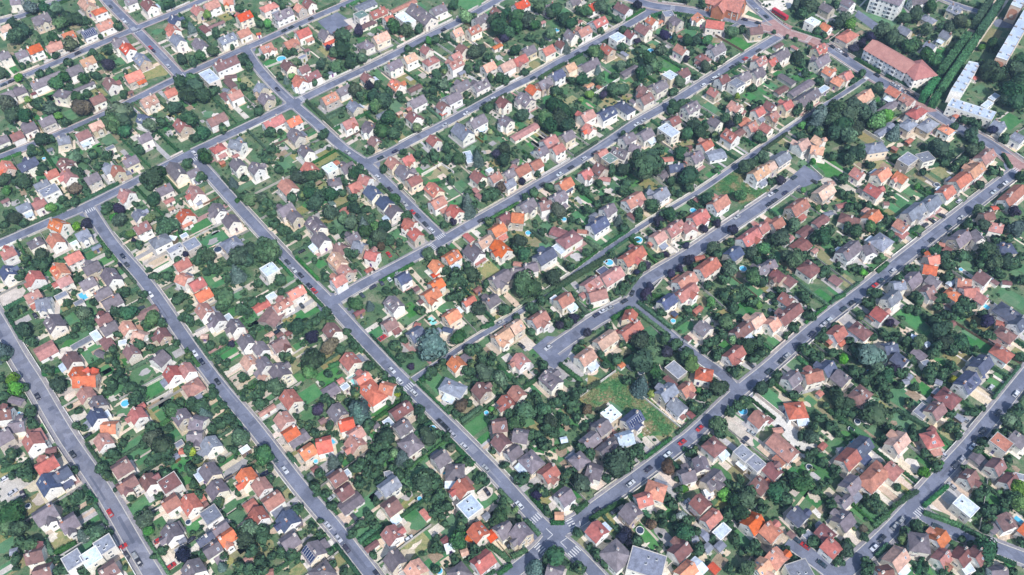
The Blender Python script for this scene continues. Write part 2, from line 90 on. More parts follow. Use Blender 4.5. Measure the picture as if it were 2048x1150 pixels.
(3, 1, '''H 250 10 340 -40 t;330 0 440 20 t;40 105 180 55 gw10;-20 170 40 135 t;800 10 930 -10 gHw11;990 20 1040 40 rL;1080 150 1180 90 gFw8;1190 120 1300 90 gFw8;690 180 770 230 rw10;900 240 1010 185 o;1010 190 1080 260 o;800 310 920 380 rw10;480 310 530 300 tL;395 375 530 305 tw10;170 500 325 432 r;10 640 100 588 r;550 495 640 475 rL;370 640 480 580 bLw6;245 720 350 665 bLw6;150 800 230 745 rL;190 820 310 760 bLw9;600 560 720 600 bHw9;755 540 810 510 rL;790 580 900 520 ow10;1030 590 1140 640 rw9;1090 680 1050 740 rLw6;1110 545 1260 465 gw10;1250 470 1370 405 gw11;1380 365 1500 325 r;1480 290 1625 232 r;1600 220 1720 145 tw10;1590 170 1640 120 tL;1690 100 1815 35 r;1890 430 2060 310 rw9;600 865 770 790 m;780 800 810 860 m;880 780 950 730 gHw13;1500 745 1640 685 m;1650 690 1690 740 m;1370 800 1420 810 oL;1400 830 1480 860 bLw6;1730 560 1800 540 b;1790 620 1880 640 rw8;1790 510 1840 500 oL;1850 810 1970 800 dHw9;1280 920 1370 900 o;1250 960 1370 980 o;1130 1090 1260 1030 m;1280 1040 1320 1080 m;1690 1000 1790 1050 bw11;1790 1080 1850 1110 bL;1870 1100 1950 1110 bL;1540 1100 1640 1110 r;310 990 370 950 bHw13;130 1060 220 1110 bLw7;500 1060 590 1100 bLw6;20 990 80 1030 b;0 970 50 950 m;450 560 520 540 gL;1345 370 1390 355 lFL;940 470 955 470 bL;1430 1110 1510 1080 lL;380 830 340 860 rL;1010 1140 1060 1130 g
T 520 100 45;690 80 80;640 120 60;740 30 50
T 360 140 30 l;600 270 55;100 290 45 p;20 300 35;280 370 30 l;340 390 30;590 390 45;650 410 50;630 30 40;820 170 40;1010 110 40;1380 40 80;1440 80 50;1330 20 60;1630 50 60;1700 20 40;1410 140 45;1500 170 50;1550 130 50;1240 220 40;1800 210 50;1860 230 30;1700 320 40;1190 340 30 l;1270 360 30;970 400 30;720 490 40;800 490 40;650 500 50;960 610 50;900 660 50;980 720 40;820 650 60;700 690 60;640 670 50;440 740 80;380 760 50;500 690 50;510 850 35;570 790 40;210 650 60;130 740 80;60 760 60
T 210 920 80;150 890 60;270 890 50;30 930 50;450 1010 60;380 940 40;400 510 30 l;460 500 30
T 1690 530 60;1600 640 50;1730 650 60;1660 680 40
T 1850 500 35;1970 540 50 p;1990 670 80 c;1890 620 50;1820 760 50;1930 760 40;1760 850 80;1720 900 60;1900 940 60;1960 960 60;1800 950 70;1830 1010 50;1560 900 60;1330 860 60;1400 900 60;1430 960 60;1500 830 40;1240 860 30;1160 1000 60;1700 960 40;1440 1060 50
T 1030 1100 60;900 905 35 l;760 1030 35 l;740 1000 40;700 1000 30;860 920 40;2020 900 40;2030 1080 50;2020 250 50;1640 500 50;560 960 25;590 1010 25;1500 720 40;1870 1050 40;820 1000 30
G 1280 170 1370 150;980 780 1200 650;720 960 640 980;1880 70 1950 180;1210 335 1360 420;880 1010 960 940
C 200 260 d;370 300 d;150 400 d;20 400 w;55 375 d;20 490 d;45 475 d;1900 315 w;1860 335 d;1805 385 w;1545 590 w;1445 665 d;1320 775 d;1010 1020 w;910 1095 d;865 1135 r;1190 720 d;1260 645 d;1310 610 d;1390 570 d;1525 455 w
L 500 190 110;880 170 90 y;1330 180 50 b;1400 230 80;1080 470 80 b;1000 510 50 b;1170 400 60;1270 280 70 y;560 880 130;450 900 60 y;830 960 60 b;1560 960 70;630 1100 60 y;1080 1060 50;540 420 50;1050 350 40;90 550 60 b;700 420 40
L 1830 1030 50 b;1760 710 50;1930 30 60;1010 200 30
P 1345 335 25 k;1535 1012 18
S 1430 770 60;1290 640 80;1400 540 60;1110 760 50;630 350 50;480 310 60;350 70 70;1700 290 50;1830 200 50'''),
(0, 2, '''H 190 70 310 5 r;240 110 330 75 gL;300 95 360 85 gw11;370 200 450 290 mw12;790 100 930 15 mw11;760 20 900 -20 mw9;760 255 880 205 b;790 300 920 245 mw10;660 95 600 140 gFL;440 80 540 45 gFLw4;995 300 1050 330 t;1040 325 1100 345 t;1300 305 1360 345 b;1090 230 1250 145 bLw6;810 410 880 480 bLw6;770 490 850 530 mL;570 480 730 400 gFLw4;740 390 790 370 lFLw7;1000 455 1060 500 b;285 530 430 440 rLw10;520 510 590 590 b;540 700 740 690 o;620 650 650 730 o;620 770 710 830 r;720 870 790 920 m;740 970 790 1040 dw10;1045 965 1120 1020 r;1100 950 1160 930 rL;790 1120 880 1115 o;1290 490 1220 560 mw12;1380 610 1440 670 rw11;1440 610 1490 650 r;1500 770 1560 750 rHw12;1420 990 1500 1040 mw10;1500 1060 1580 1080 mw11;1575 115 1660 180 rw10;1690 195 1750 250 mw10;1830 255 1910 310 mw9;1945 380 2030 440 m;1980 540 2060 590 t;1530 20 1660 -30 o
H 0 1010 70 1000 b;10 1095 130 1075 m;200 1140 300 1140 bL;70 880 180 910 mL;1800 220 1850 250 lFL;1150 390 1180 400 lFL;840 990 860 1030 lFL;1600 380 1660 380 tL;960 440 1000 430 lFL
T 110 190 60;180 170 40;190 330 75;240 420 55;680 200 70;720 260 50;640 170 40;800 190 30;740 110 40;910 150 50;1030 200 70;980 180 50;1120 100 30;1150 50 40;1220 250 70;1180 290 50;1290 280 50;920 350 50;890 390 40;600 320 40;590 380 30;720 320 40;1230 390 45;1110 450 60;1060 430 40;1410 440 40;1200 470 40;870 560 55;920 600 40;400 660 50;360 650 40;470 780 70;940 690 55;980 730 60;1040 790 60;1090 860 60;1120 830 50;960 640 40;900 770 60;860 820 50;1060 900 50;1420 80 60;1510 160 40;1510 250 60;1460 230 40;1800 80 90;1780 140 60;1920 160 60;1980 180 50;2010 110 60;1680 460 50;1780 430 40;1740 580 40;1810 600 40;1850 450 30 p;1940 720 45;1550 590 45;1500 540 40;1610 950 70;1530 930 60;1630 1010 50 c;1390 980 90;1340 960 60;1440 920 50;1760 1090 60;1820 1050 60;1700 1120 50;1870 1090 50;1780 930 40;1700 850 50;1990 850 60;1960 870 50;2020 350 50;1200 1110 60;1250 1100 40;620 980 40;560 950 25;600 1100 40;670 1120 40;240 980 60;100 740 60 l;130 800 60 l;50 770 40;0 500 70 c;30 560 40;200 800 40;40 860 50;20 930 50;280 1120 60
T 460 30 40;540 110 40;1000 20 50;650 470 30
T 1890 940 35;1590 1110 30;1340 1120 40;800 690 25;1400 380 30;1690 790 40
G 430 430 560 370;1480 480 1580 610;700 630 820 560;330 680 470 640;830 750 900 700;1220 490 1340 440;600 180 740 340
C 1200 50 w;1555 520 w;1610 585 d;300 865 d;1735 745 d;150 1020 w;1125 160 d;280 220 d
L 560 440 60 b;860 640 90;1120 690 100;1230 790 100 b;1270 1000 120 y;980 1000 50 b;590 240 60;680 360 60;1230 440 40;910 800 80;1350 870 80 y;340 1100 50 b;1700 920 60;1840 540 60;1880 200 50;1730 120 50 y;1900 650 60;680 130 40 b;510 180 40 b;1150 340 30
P 665 65 42 r;1005 930 36;1035 1068 24;155 1015 22
S 90 80 100;250 1080 70;900 1090 70;620 1030 60;470 840 50;1610 340 40;560 860 50;170 260 60;480 110 50;1440 510 50;1930 760 60;1280 640 40;520 520 60'''),
(1, 2, '''H 0 190 110 110 rLw6;60 260 150 140 bLw11;130 140 280 75 rw7;240 40 380 -10 ow8;90 90 150 45 lFLw4;70 380 140 360 tL;100 440 230 380 b;165 380 220 355 bL;230 370 280 340 bL;560 270 640 340 bw10;700 500 790 580 rw11;130 600 230 680 mw12;20 700 80 720 tL;230 815 310 920 rw11;180 1010 260 1080 rw10;620 950 700 1040 mw10;690 1105 780 1080 o;510 1070 550 1050 bL;560 840 660 760 mLw7;650 750 690 735 oL;910 700 960 850 oHw13;840 750 910 700 o;960 770 1040 790 o;20 1010 150 930 rLw3;1070 1010 1240 930 bw8;1035 1090 1080 1060 lFLw5;930 1110 980 1080 mL;1130 1140 1230 1080 mw10;1060 65 1140 155 mw10;790 215 860 165 bL;1010 280 1110 232 bw9;1340 10 1480 -30 o;1260 10 1300 -10 bL;1660 110 1740 75 ow6;1600 170 1640 190 lFL;1500 225 1620 170 ow9;1830 110 1930 50 mw9;1270 290 1310 300 rL;1210 360 1340 320 dw11;1490 320 1570 340 dL;1420 350 1480 330 gL;1900 390 2030 310 tw10;1980 310 2030 300 rL;1560 535 1640 600 ow10;1640 535 1700 570 mLw6;1500 740 1640 800 gHw10;1760 750 1840 830 bw10;1980 850 2050 900 r;1900 1090 2000 1075 bw10;-10 430 20 460 m;0 560 20 600 m;300 30 350 100 lFLw4;1300 110 1340 90 bL;1740 20 1800 -5 bL;670 800 730 780 lFL
T 40 110 50;560 200 50;520 220 40;590 230 40;330 300 70;400 280 60;480 260 50;320 340 50;450 390 55 p;590 470 80 n;680 490 50;720 350 40;780 460 50;460 580 100;430 680 70;570 680 45;900 620 55;160 790 80;40 780 60;20 850 60;30 920 60;500 975 55 p;840 980 90 c;820 1010 80 c;730 910 40;680 880 40 l;550 880 45;800 830 60;1090 840 35 y;1130 820 50;1200 880 50;600 920 50;800 130 65;770 110 40;910 140 35 c;1190 90 20;1040 20 40;1110 20 40;1320 180 50;1110 460 60;1180 410 40;1160 550 50;1410 460 125 c;1780 170 65;1620 400 70;1620 50 60;1560 70 50;1980 160 60;2010 190 50;1700 490 60;1760 480 50;1240 630 30 p;1240 545 25;1490 590 40;1410 660 50;1370 700 40;1450 630 40;1740 630 60;1800 590 50;1890 540 40;1890 590 50;1830 690 80;1950 720 70;1880 700 60;1690 660 50;1640 940 60 n;1700 910 40;1600 1010 40;1880 1050 60;1920 1000 40;2020 1020 60;1880 970 30 l;1300 980 60;1320 1040 50;1350 950 40
T 420 1100 40;360 1090 40;590 1100 50;400 950 30;320 1020 30;1040 1110 50;900 1090 60;860 1130 50;1020 700 40;1090 740 40;980 880 30
T 200 30 40;300 310 50;80 420 40;100 330 40;10 320 40;380 450 30;210 540 40;90 560 40;250 560 50
G 740 370 850 500;580 620 660 590;1640 1060 1800 940;1520 980 1690 860;1310 730 1480 610;1800 310 1900 270;1940 620 2044 720
C 465 20 r;845 55 d;1085 655 w;1150 735 w;1260 835 w;1475 1070 d;1520 1110 d;1010 395 r;365 140 d;170 285 d;150 310 d;1940 260 w;910 0 d
L 370 200 90;330 490 70 y;600 570 80 y;580 700 80 b;1480 120 110 b;1240 240 70;960 360 50 b;1440 750 90;1020 950 90;430 850 80;430 1000 70;1780 1070 90 b;340 720 50;280 650 60 y;1720 550 60
L 1250 600 90;1840 430 70;1700 950 50;1640 100 50;90 880 50;1960 250 50;90 520 60
P 1405 265 40 t;790 735 50 t;75 1015 28;1410 1130 30;1840 1005 20
S 440 110 90;250 180 70;900 560 80;1200 470 70;1550 400 70;1950 920 70;1500 900 60;140 300 60;1040 740 50'''),
(2, 2, '''H 360 110 470 45 r;330 90 350 80 lFL;150 240 280 172 r;0 290 60 270 tw10;540 60 640 20 rL;600 10 750 -30 rw10;870 330 1020 215 rw9;930 250 950 200 r;670 420 840 335 tw10;840 330 880 390 rL;530 560 650 480 t;30 510 110 570 rw10;250 665 380 760 mw11;0 800 60 870 r;1190 100 1320 45 dw9;1290 190 1310 210 dL;1290 20 1480 -50 rw9;1450 190 1520 150 rL;1500 240 1590 310 mw11;1385 380 1430 410 bL;1770 330 1930 255 bw9;1940 260 2060 210 tw10;1710 530 1860 462 rw9;1510 640 1600 660 oHw10;1240 640 1350 730 gFLw7;1230 680 1330 750 bLw4;1340 800 1440 760 rw9;1210 880 1340 800 gw10;1250 830 1360 920 gw9;860 620 890 600 oL;780 1040 860 1000 lFw8;850 1080 1000 1015 dsw10;1340 970 1400 1040 bLw3;1390 980 1430 1030 bLw3;1940 960 2040 1040 rw11;640 1150 760 1100 m;0 1130 40 1160 mL
T 1070 50 60 p;1040 100 45;880 20 40;840 30 30;170 160 60;240 90 50;40 230 40;350 220 45;380 300 40 p;450 270 55;530 270 50 p;160 350 40;600 360 40 p;780 310 35;200 30 90;1190 190 45;1410 170 45;1590 110 50 l;1640 230 40;1700 40 60;1790 60 60;1850 30 60;1920 100 60;1970 140 40 l;1770 160 50;1830 80 40;1700 270 70;1740 300 50;1690 370 50;1620 430 50;1570 440 50;1650 500 50;1620 560 50;1540 490 40;1770 410 40 l;1830 430 60;1890 460 70;1960 430 60;1990 510 60;1930 560 50;1800 660 60;1740 650 40;1030 410 85;1100 420 60;1220 400 50;1310 440 60;1110 510 70;1240 510 60 p;1040 590 110;980 600 60;840 570 60;1400 530 70;1430 620 75 l;1380 590 50;1140 670 70;1170 760 65;1030 790 70 c;1040 730 40 c;1120 850 40 y;920 740 50;750 620 40;250 610 50;190 670 25;1650 800 80;1560 850 50;1510 870 50;1450 950 60;1640 1090 80;1990 800 70;1440 910 40;1850 890 50;1800 930 50;1740 980 50;100 990 90;60 1050 60;250 970 70;300 1060 70;280 1120 60;230 1050 50;420 870 60;370 910 50;510 850 60;480 910 60;600 970 50 n;720 1000 50;560 800 50;420 1040 60;520 1030 50;180 840 40;150 900 40;210 910 50;110 850 30;1490 820 30 l;1590 740 50;520 470 30;560 430 30;650 350 20
T 580 1110 40;640 1070 30;460 980 40;900 420 40;720 510 40;560 220 30;640 130 30;490 60 40
G 1010 100 1280 310;965 150 1260 380;950 145 800 240;380 595 560 740;690 500 810 640;860 390 1000 500;70 120 360 -30;230 690 90 790;0 710 80 800;700 740 600 800;1910 880 1740 1000;460 40 600 190;140 870 210 960
C 260 450 w;720 185 w;740 170 w;680 215 d;870 80 d;935 35 d;1500 1120 r;1905 610 d;75 460 d
L 700 860 150 y;900 930 160;1050 1040 150 b;1150 1000 120 y;1180 1080 100;600 860 60 w;870 460 90;440 350 50 b;1350 280 50;1700 450 60;1370 310 60;1920 30 80 b;1870 190 90;1110 350 60;560 500 50;180 810 60;400 820 60;460 1040 80;150 1100 70 y;110 300 50;1500 90 60 y;930 560 50 b;1330 1050 50 b;640 150 60;1780 1040 50;1160 560 60
P 1285 272 22;1840 990 40;1030 680 28 k
S 470 660 90;370 660 80;190 720 70;1800 1100 90;620 640 60;800 480 60;300 320 40;120 440 60;1900 610 60;1500 430 40;1300 180 40'''),
(3, 2, '''H 70 200 270 100 bw9;130 60 200 110 b;-40 260 50 230 tw10;950 50 1080 0 gw9;1000 70 1050 100 gL;1250 0 1340 -30 b;1500 0 1560 50 oH;1560 10 1690 0 rw10;1620 0 1700 40 r;880 150 940 200 rw11;800 240 900 170 bL;960 230 1050 280 mL;510 360 620 300 r;700 290 800 350 bHw11;470 430 550 400 rL;560 450 610 410 oL;1000 490 1090 540 dw9;960 500 1060 480 dw8;150 720 260 665 mw10;290 700 440 660 rw9;440 650 540 590 dw10;540 640 650 720 mw11;690 870 800 800 bHw10;400 850 430 830 rL;1160 490 1260 560 mLw6;1230 610 1290 590 gFL;1900 160 2040 240 dHw16;1950 250 2044 180 dw10;1820 270 1890 290 rLw4;1870 320 1960 370 bHw11;1830 470 1940 520 rHw11;1660 620 1790 545 dw11;1540 760 1690 680 dw12;1610 660 1720 650 dLw8;1610 600 1660 570 gFL;1430 830 1490 860 bHw16;1290 990 1410 930 bw10;1190 1020 1270 950 gFLw6;1280 1140 1340 1115 bL;1500 1010 1570 1060 gL;190 950 290 940 oHw13;1440 285 1500 270 bL;1150 380 1190 395 lL;1260 450 1290 440 lL;1340 850 1390 810 gLw5;1680 130 1720 80 bL;40 1140 120 1130 rL;1120 710 1140 700 gL;1080 750 1130 740 gL;1340 740 1390 760 gL;0 1040 20 1060 bL
T 370 240 60;210 310 50;140 390 25;290 60 50;310 100 40;800 120 55;860 40 60;920 80 40;740 220 45;970 280 40 p;530 300 40;460 390 50;650 420 45;260 480 35;310 500 60;390 560 60;520 520 50;600 570 50 l;820 540 110 c;700 480 60;740 530 60;680 660 60;770 730 60;830 690 50;880 640 70;950 700 70;920 780 60;870 590 60;900 740 60;740 660 40;540 820 60;560 900 70;640 930 70;680 990 60;620 980 50;860 1020 110;830 960 70;210 850 50;420 1040 50;500 1100 60;380 1120 60;560 1000 40;460 940 40;1060 680 50;1000 650 50 p;1100 660 40;1060 780 40;960 850 40;1130 910 50;1300 680 60;1250 690 40;1280 620 40;1330 630 50;1470 610 45;1400 650 50;1480 740 40 y;1370 340 85;1420 310 60;1330 260 60;1480 400 60;1400 440 70;1530 430 70;1560 470 50;1480 490 60;1340 470 60;1300 520 50;1420 210 50;1500 160 50;1560 180 60;1600 200 40;1210 90 50;1170 60 50;1130 170 40;1190 180 40;1350 80 50;1430 90 40;1460 70 40;1620 130 50;1750 270 60 p;1720 210 40;1640 290 40;1690 360 30;1760 370 50;1800 400 40;1260 230 30;1100 420 50;1200 430 60 l;1170 450 50;1000 400 50;950 400 40;920 360 50;1040 370 30;2010 550 50;1660 480 30;1640 990 50;1590 1000 30;1720 960 30;1460 1000 50;1500 1110 50;1440 1100 50;1930 1060 70;1990 1100 60;2000 980 60;1950 990 40;1160 1110 40;1100 1040 30;1000 980 30;980 1120 50;1050 1140 40;1780 1130 40;30 760 40;80 690 50
T 1140 560 50;1240 560 40;1170 790 40;1300 740 40;1340 930 40;1390 700 50;450 350 40;420 390 40;800 380 40;330 170 30;190 300 40;20 60 40;100 20 40;1570 90 60;1350 150 40;1480 230 40;60 120 30
G 240 540 380 660;620 40 540 80;480 960 700 1110;1030 960 1320 1120;1480 940 1400 1010
C 680 130 d;630 185 d;460 305 w;485 295 w;375 385 d;260 470 d;165 550 w;120 590 d;15 670 d;1975 840 w;1840 995 d;1790 840 d;1550 1050 w;1720 1140 d;1760 820 w;100 1120 d;830 20 d;860 0 r
L 1150 230 90;1220 310 80;1130 190 60;1280 130 90;1440 120 60;1260 790 90 b;1080 880 120;1540 570 100 y;1680 440 90;1620 360 60;1700 290 80 y;1950 80 80 b;400 900 90 y;480 990 60 y;40 880 60 b;220 620 80;1000 750 40 b;1390 610 70;530 20 50 b;450 70 60 b;690 560 60 y;1080 1060 80;50 430 50 b;1960 470 50;1160 970 50 n;1860 700 40 b;1810 760 40 b;850 1140 60;30 1090 40 b;340 900 40
P 1735 145 34 r;800 675 20;710 1075 26 k;660 1135 26 k;1195 1010 18
S 1740 880 90;1590 1080 90;650 270 80;900 450 70;1800 170 60;430 600 60;80 1060 90;140 870 60;640 490 50;280 260 50'''),
(0, 3, '''H 0 20 90 -60 mw12;205 10 270 95 rw11;250 -20 330 60 rL;360 160 450 140 bL;280 300 450 215 rw10;360 330 470 270 rL;380 310 450 430 dw11;420 360 500 310 dw8;260 700 430 590 mw12;470 740 580 665 mw11;540 680 620 750 mL;800 -10 850 60 rw9;885 310 1030 225 bw11;970 440 1130 350 bw7;1115 355 1180 420 bw7;1260 470 1400 365 bFw11;1350 570 1440 520 rw9;1435 490 1480 620 ow10;1600 600 1660 570 bL;1630 700 1740 640 gFw9;1640 260 1700 370 mw10;1690 400 1750 490 mw11;1640 40 1700 130 gw11;1500 -20 1600 -30 m;1960 330 2040 420 ow11;1950 620 2044 560 rLw5;1410 110 1450 95 gFL;1430 165 1480 160 oL;1380 210 1420 190 gL;1320 740 1390 840 mw10;1390 740 1470 800 mL;1640 860 1710 820 dw6;1660 910 1740 870 mw7;1730 860 1800 830 ow7;1690 810 1770 770 mw6;1760 750 1810 740 gL;1400 960 1480 920 gFL;1500 1040 1560 1130 mw12;220 1010 330 980 bw9;240 1100 370 1060 bw10;590 1050 690 980 gFw9;740 960 830 930 gFw9;700 1000 740 970 lF;790 1130 920 1060 bw9;1920 170 1990 130 lFL;1560 370 1640 330 lFLw7;1170 360 1220 400 tFL;1960 1030 2000 1010 rL;85 960 120 950 gL;1420 890 1480 870 gL
T 90 660 110;60 760 80;140 780 80;30 700 80;210 280 60;220 370 60;200 330 60;90 190 60;40 250 50;660 830 50 c;780 810 80;700 790 60;620 510 60;580 550 50;560 340 45;530 640 40;600 630 40;260 910 80;130 1010 55;480 1100 60;560 1080 60;660 1110 60;450 1030 40;980 90 40;900 180 60;940 150 40;1140 110 50;1230 60 80 g;1300 120 90;1250 190 70;1320 160 70;1200 30 50;820 290 60;850 350 50;1530 110 60;1540 170 40 y;1570 230 50;1540 320 60;1540 430 40;1920 50 90;1870 150 40;1770 230 40;1880 210 20
T 1160 630 35;1150 720 80;1180 800 50 l;1100 680 40;1750 560 60;1840 800 50;1900 820 60;1470 1000 70 p;1640 990 60;1760 990 45;1770 1080 35 c;2000 780 80;1960 860 80;2010 960 60;1910 1080 60;1980 1110 60;1780 670 30;1910 610 30;1580 520 50;1330 340 50;1040 530 50;1290 950 50;920 470 25;1000 1090 30;880 810 40;850 1130 40;350 1120 40;400 1050 40;720 560 40;1360 240 50;1210 240 50;1900 490 40;160 880 50;1000 420 40;90 350 40;1230 1000 30
G 0 310 180 260;1160 260 1350 190;430 970 600 880;350 860 410 980;700 480 760 560
C 585 180 d;875 655 r;1090 990 w;1120 1040 d;940 935 r;905 955 d;1270 870 r;1365 1080 r;1490 880 d;1825 370 d;45 375 w;100 490 w;160 470 d;700 35 d;390 105 w;1225 640 d
L 1080 140 100 b;1160 200 60 b;280 570 110 y;500 870 110;610 950 110 b;50 1100 70 b;30 920 70;680 560 80;1510 400 80;1310 680 80 b;1860 620 80;1850 980 90;1570 920 70;770 690 50;1900 700 90 y;1560 760 60 b;1850 260 80;560 330 60 y;1020 1070 70;1400 40 70;860 220 60;1110 600 60
P 145 205 18;1508 735 24 k;230 605 22 k
S 110 420 120;300 420 70;540 220 70;620 420 90;720 640 90;330 540 60;1330 1030 90;1260 900 60;1730 620 50;430 60 50;960 980 60;1880 300 90;1240 290 50;1930 500 60;1000 510 50'''),
(1, 3, '''H 470 90 530 75 ow12;390 160 480 90 o;260 90 410 10 mLw7;220 0 300 -40 o;760 0 800 60 rw11;730 30 820 0 r;1180 20 1250 60 mHw13;600 410 720 360 bw9;650 430 700 400 b;690 350 745 330 lFL;660 600 850 530 mLw7;-30 380 30 420 rw9;30 620 160 510 rw9;20 600 60 640 r;220 640 270 760 dw12;210 860 300 800 mw10;300 740 370 720 mL;410 880 490 990 msw12;480 1140 560 1080 mHw12;80 1130 130 1120 rL;980 460 1140 390 gw9;1090 430 1140 480 gL;1020 610 1130 525 bw10;1045 745 1110 840 rw10;870 950 980 890 bLw3;1080 985 1130 1050 mw10;1240 1060 1310 1120 tw11;1450 260 1560 200 mw10;1520 290 1600 290 mHw11;1600 380 1690 470 rw11;1640 550 1770 640 lFw11;1660 370 1720 430 bL;1750 740 1800 820 ow10;1680 840 1740 870 oL;1840 850 1960 780 oLw5;1990 800 2060 740 mw10;1950 10 2030 80 bw10;1320 625 1380 700 oLw3;1490 880 1530 860 bL;1750 1080 1900 980 rw10;1590 1140 1660 1100 mHw10;1040 350 1080 340 gFL;1530 930 1560 920 lFL
H 440 310 500 290 bL;970 490 1000 510 gL;1650 970 1680 960 tL;1820 690 1860 660 gL
T 340 120 30;480 20 50;1040 40 80;950 130 50;1030 110 60;1110 180 50 l;1170 210 60 c;620 250 55 c;680 220 40;1020 200 70;960 230 60;920 200 60;900 300 60;810 290 60;850 250 50;1380 60 80;1420 20 60;1350 180 25;1300 260 18;1560 140 40 g;1290 150 30;500 340 55;470 440 60;430 370 30 c;550 500 40;490 490 40;830 420 60;880 370 50;950 330 60;990 400 50;1100 300 50;1150 350 50;1210 350 40;1220 260 50;1340 420 100;1290 400 60;1420 420 70;1430 380 50;1400 330 40;1480 500 60;1440 530 50;1370 530 40;1530 600 50;1470 620 50;1450 580 40;1810 370 50;1840 400 40;1950 680 80;1900 740 50;1650 700 60;1630 760 50;1620 880 80
T 1760 970 70;1740 1010 50;1510 740 40;1440 860 40;1420 930 50;1420 660 40;60 190 90;30 160 60;100 390 50;80 230 50
T 950 750 45;770 820 50;840 740 50;900 680 50;650 590 40;600 600 40;720 750 20;1220 500 30;460 780 50;500 820 30;510 720 30;300 650 50;350 620 40;590 960 40;60 800 70;40 760 50;50 860 60;280 980 60;200 960 50;30 1030 60;60 1110 60;130 1000 40;590 960 30;620 1060 40;700 1120 40;940 990 40;1430 1110 40;1590 1030 50;1470 950 40
T 1960 600 40;1970 550 40;1760 400 40;1690 230 40;1980 270 40;2010 160 40;1920 140 35;1560 20 40;1490 690 40;960 560 40;1130 460 40;1070 470 30;180 240 40;770 190 40
G 1480 0 1740 260;870 900 990 820;250 170 310 240;1940 460 2040 570;1860 900 2030 1030;1930 1140 2040 1060;820 880 990 740
C 90 130 d;155 220 d;230 310 w;570 760 w;645 865 w;680 910 d;785 690 d;1565 25 w;1655 125 w;1830 300 w;1845 485 d;1010 1115 d;2010 910 d;600 535 w;520 870 d;70 340 d;1220 860 w
L 1380 220 130;1450 120 60;1300 310 60;880 600 80 b;880 780 90;1310 890 100 b;1260 720 90 b;1260 980 60 b;1560 740 80;1440 610 50;1480 980 60 b;1420 1050 60;950 830 50 b;650 1040 70;580 940 50;240 480 70 y;340 1110 60;230 960 60 b;770 240 60;340 180 50;1210 570 50;1930 970 60;1920 880 50;1890 540 40;990 990 40;700 260 60 y;1830 60 50;1910 190 50 y;960 530 50
P 615 85 20 r;1495 320 30 r;1308 548 20;1465 1125 30;480 250 18
S 700 710 70;640 340 50;1180 780 60;1000 880 60;1200 990 60;1440 790 50;1370 500 50;1840 120 50;1020 660 50;1140 740 50;1830 500 60;60 640 80;160 780 50;1970 480 50;1600 600 60;330 620 40;560 290 50;1660 590 60'''),
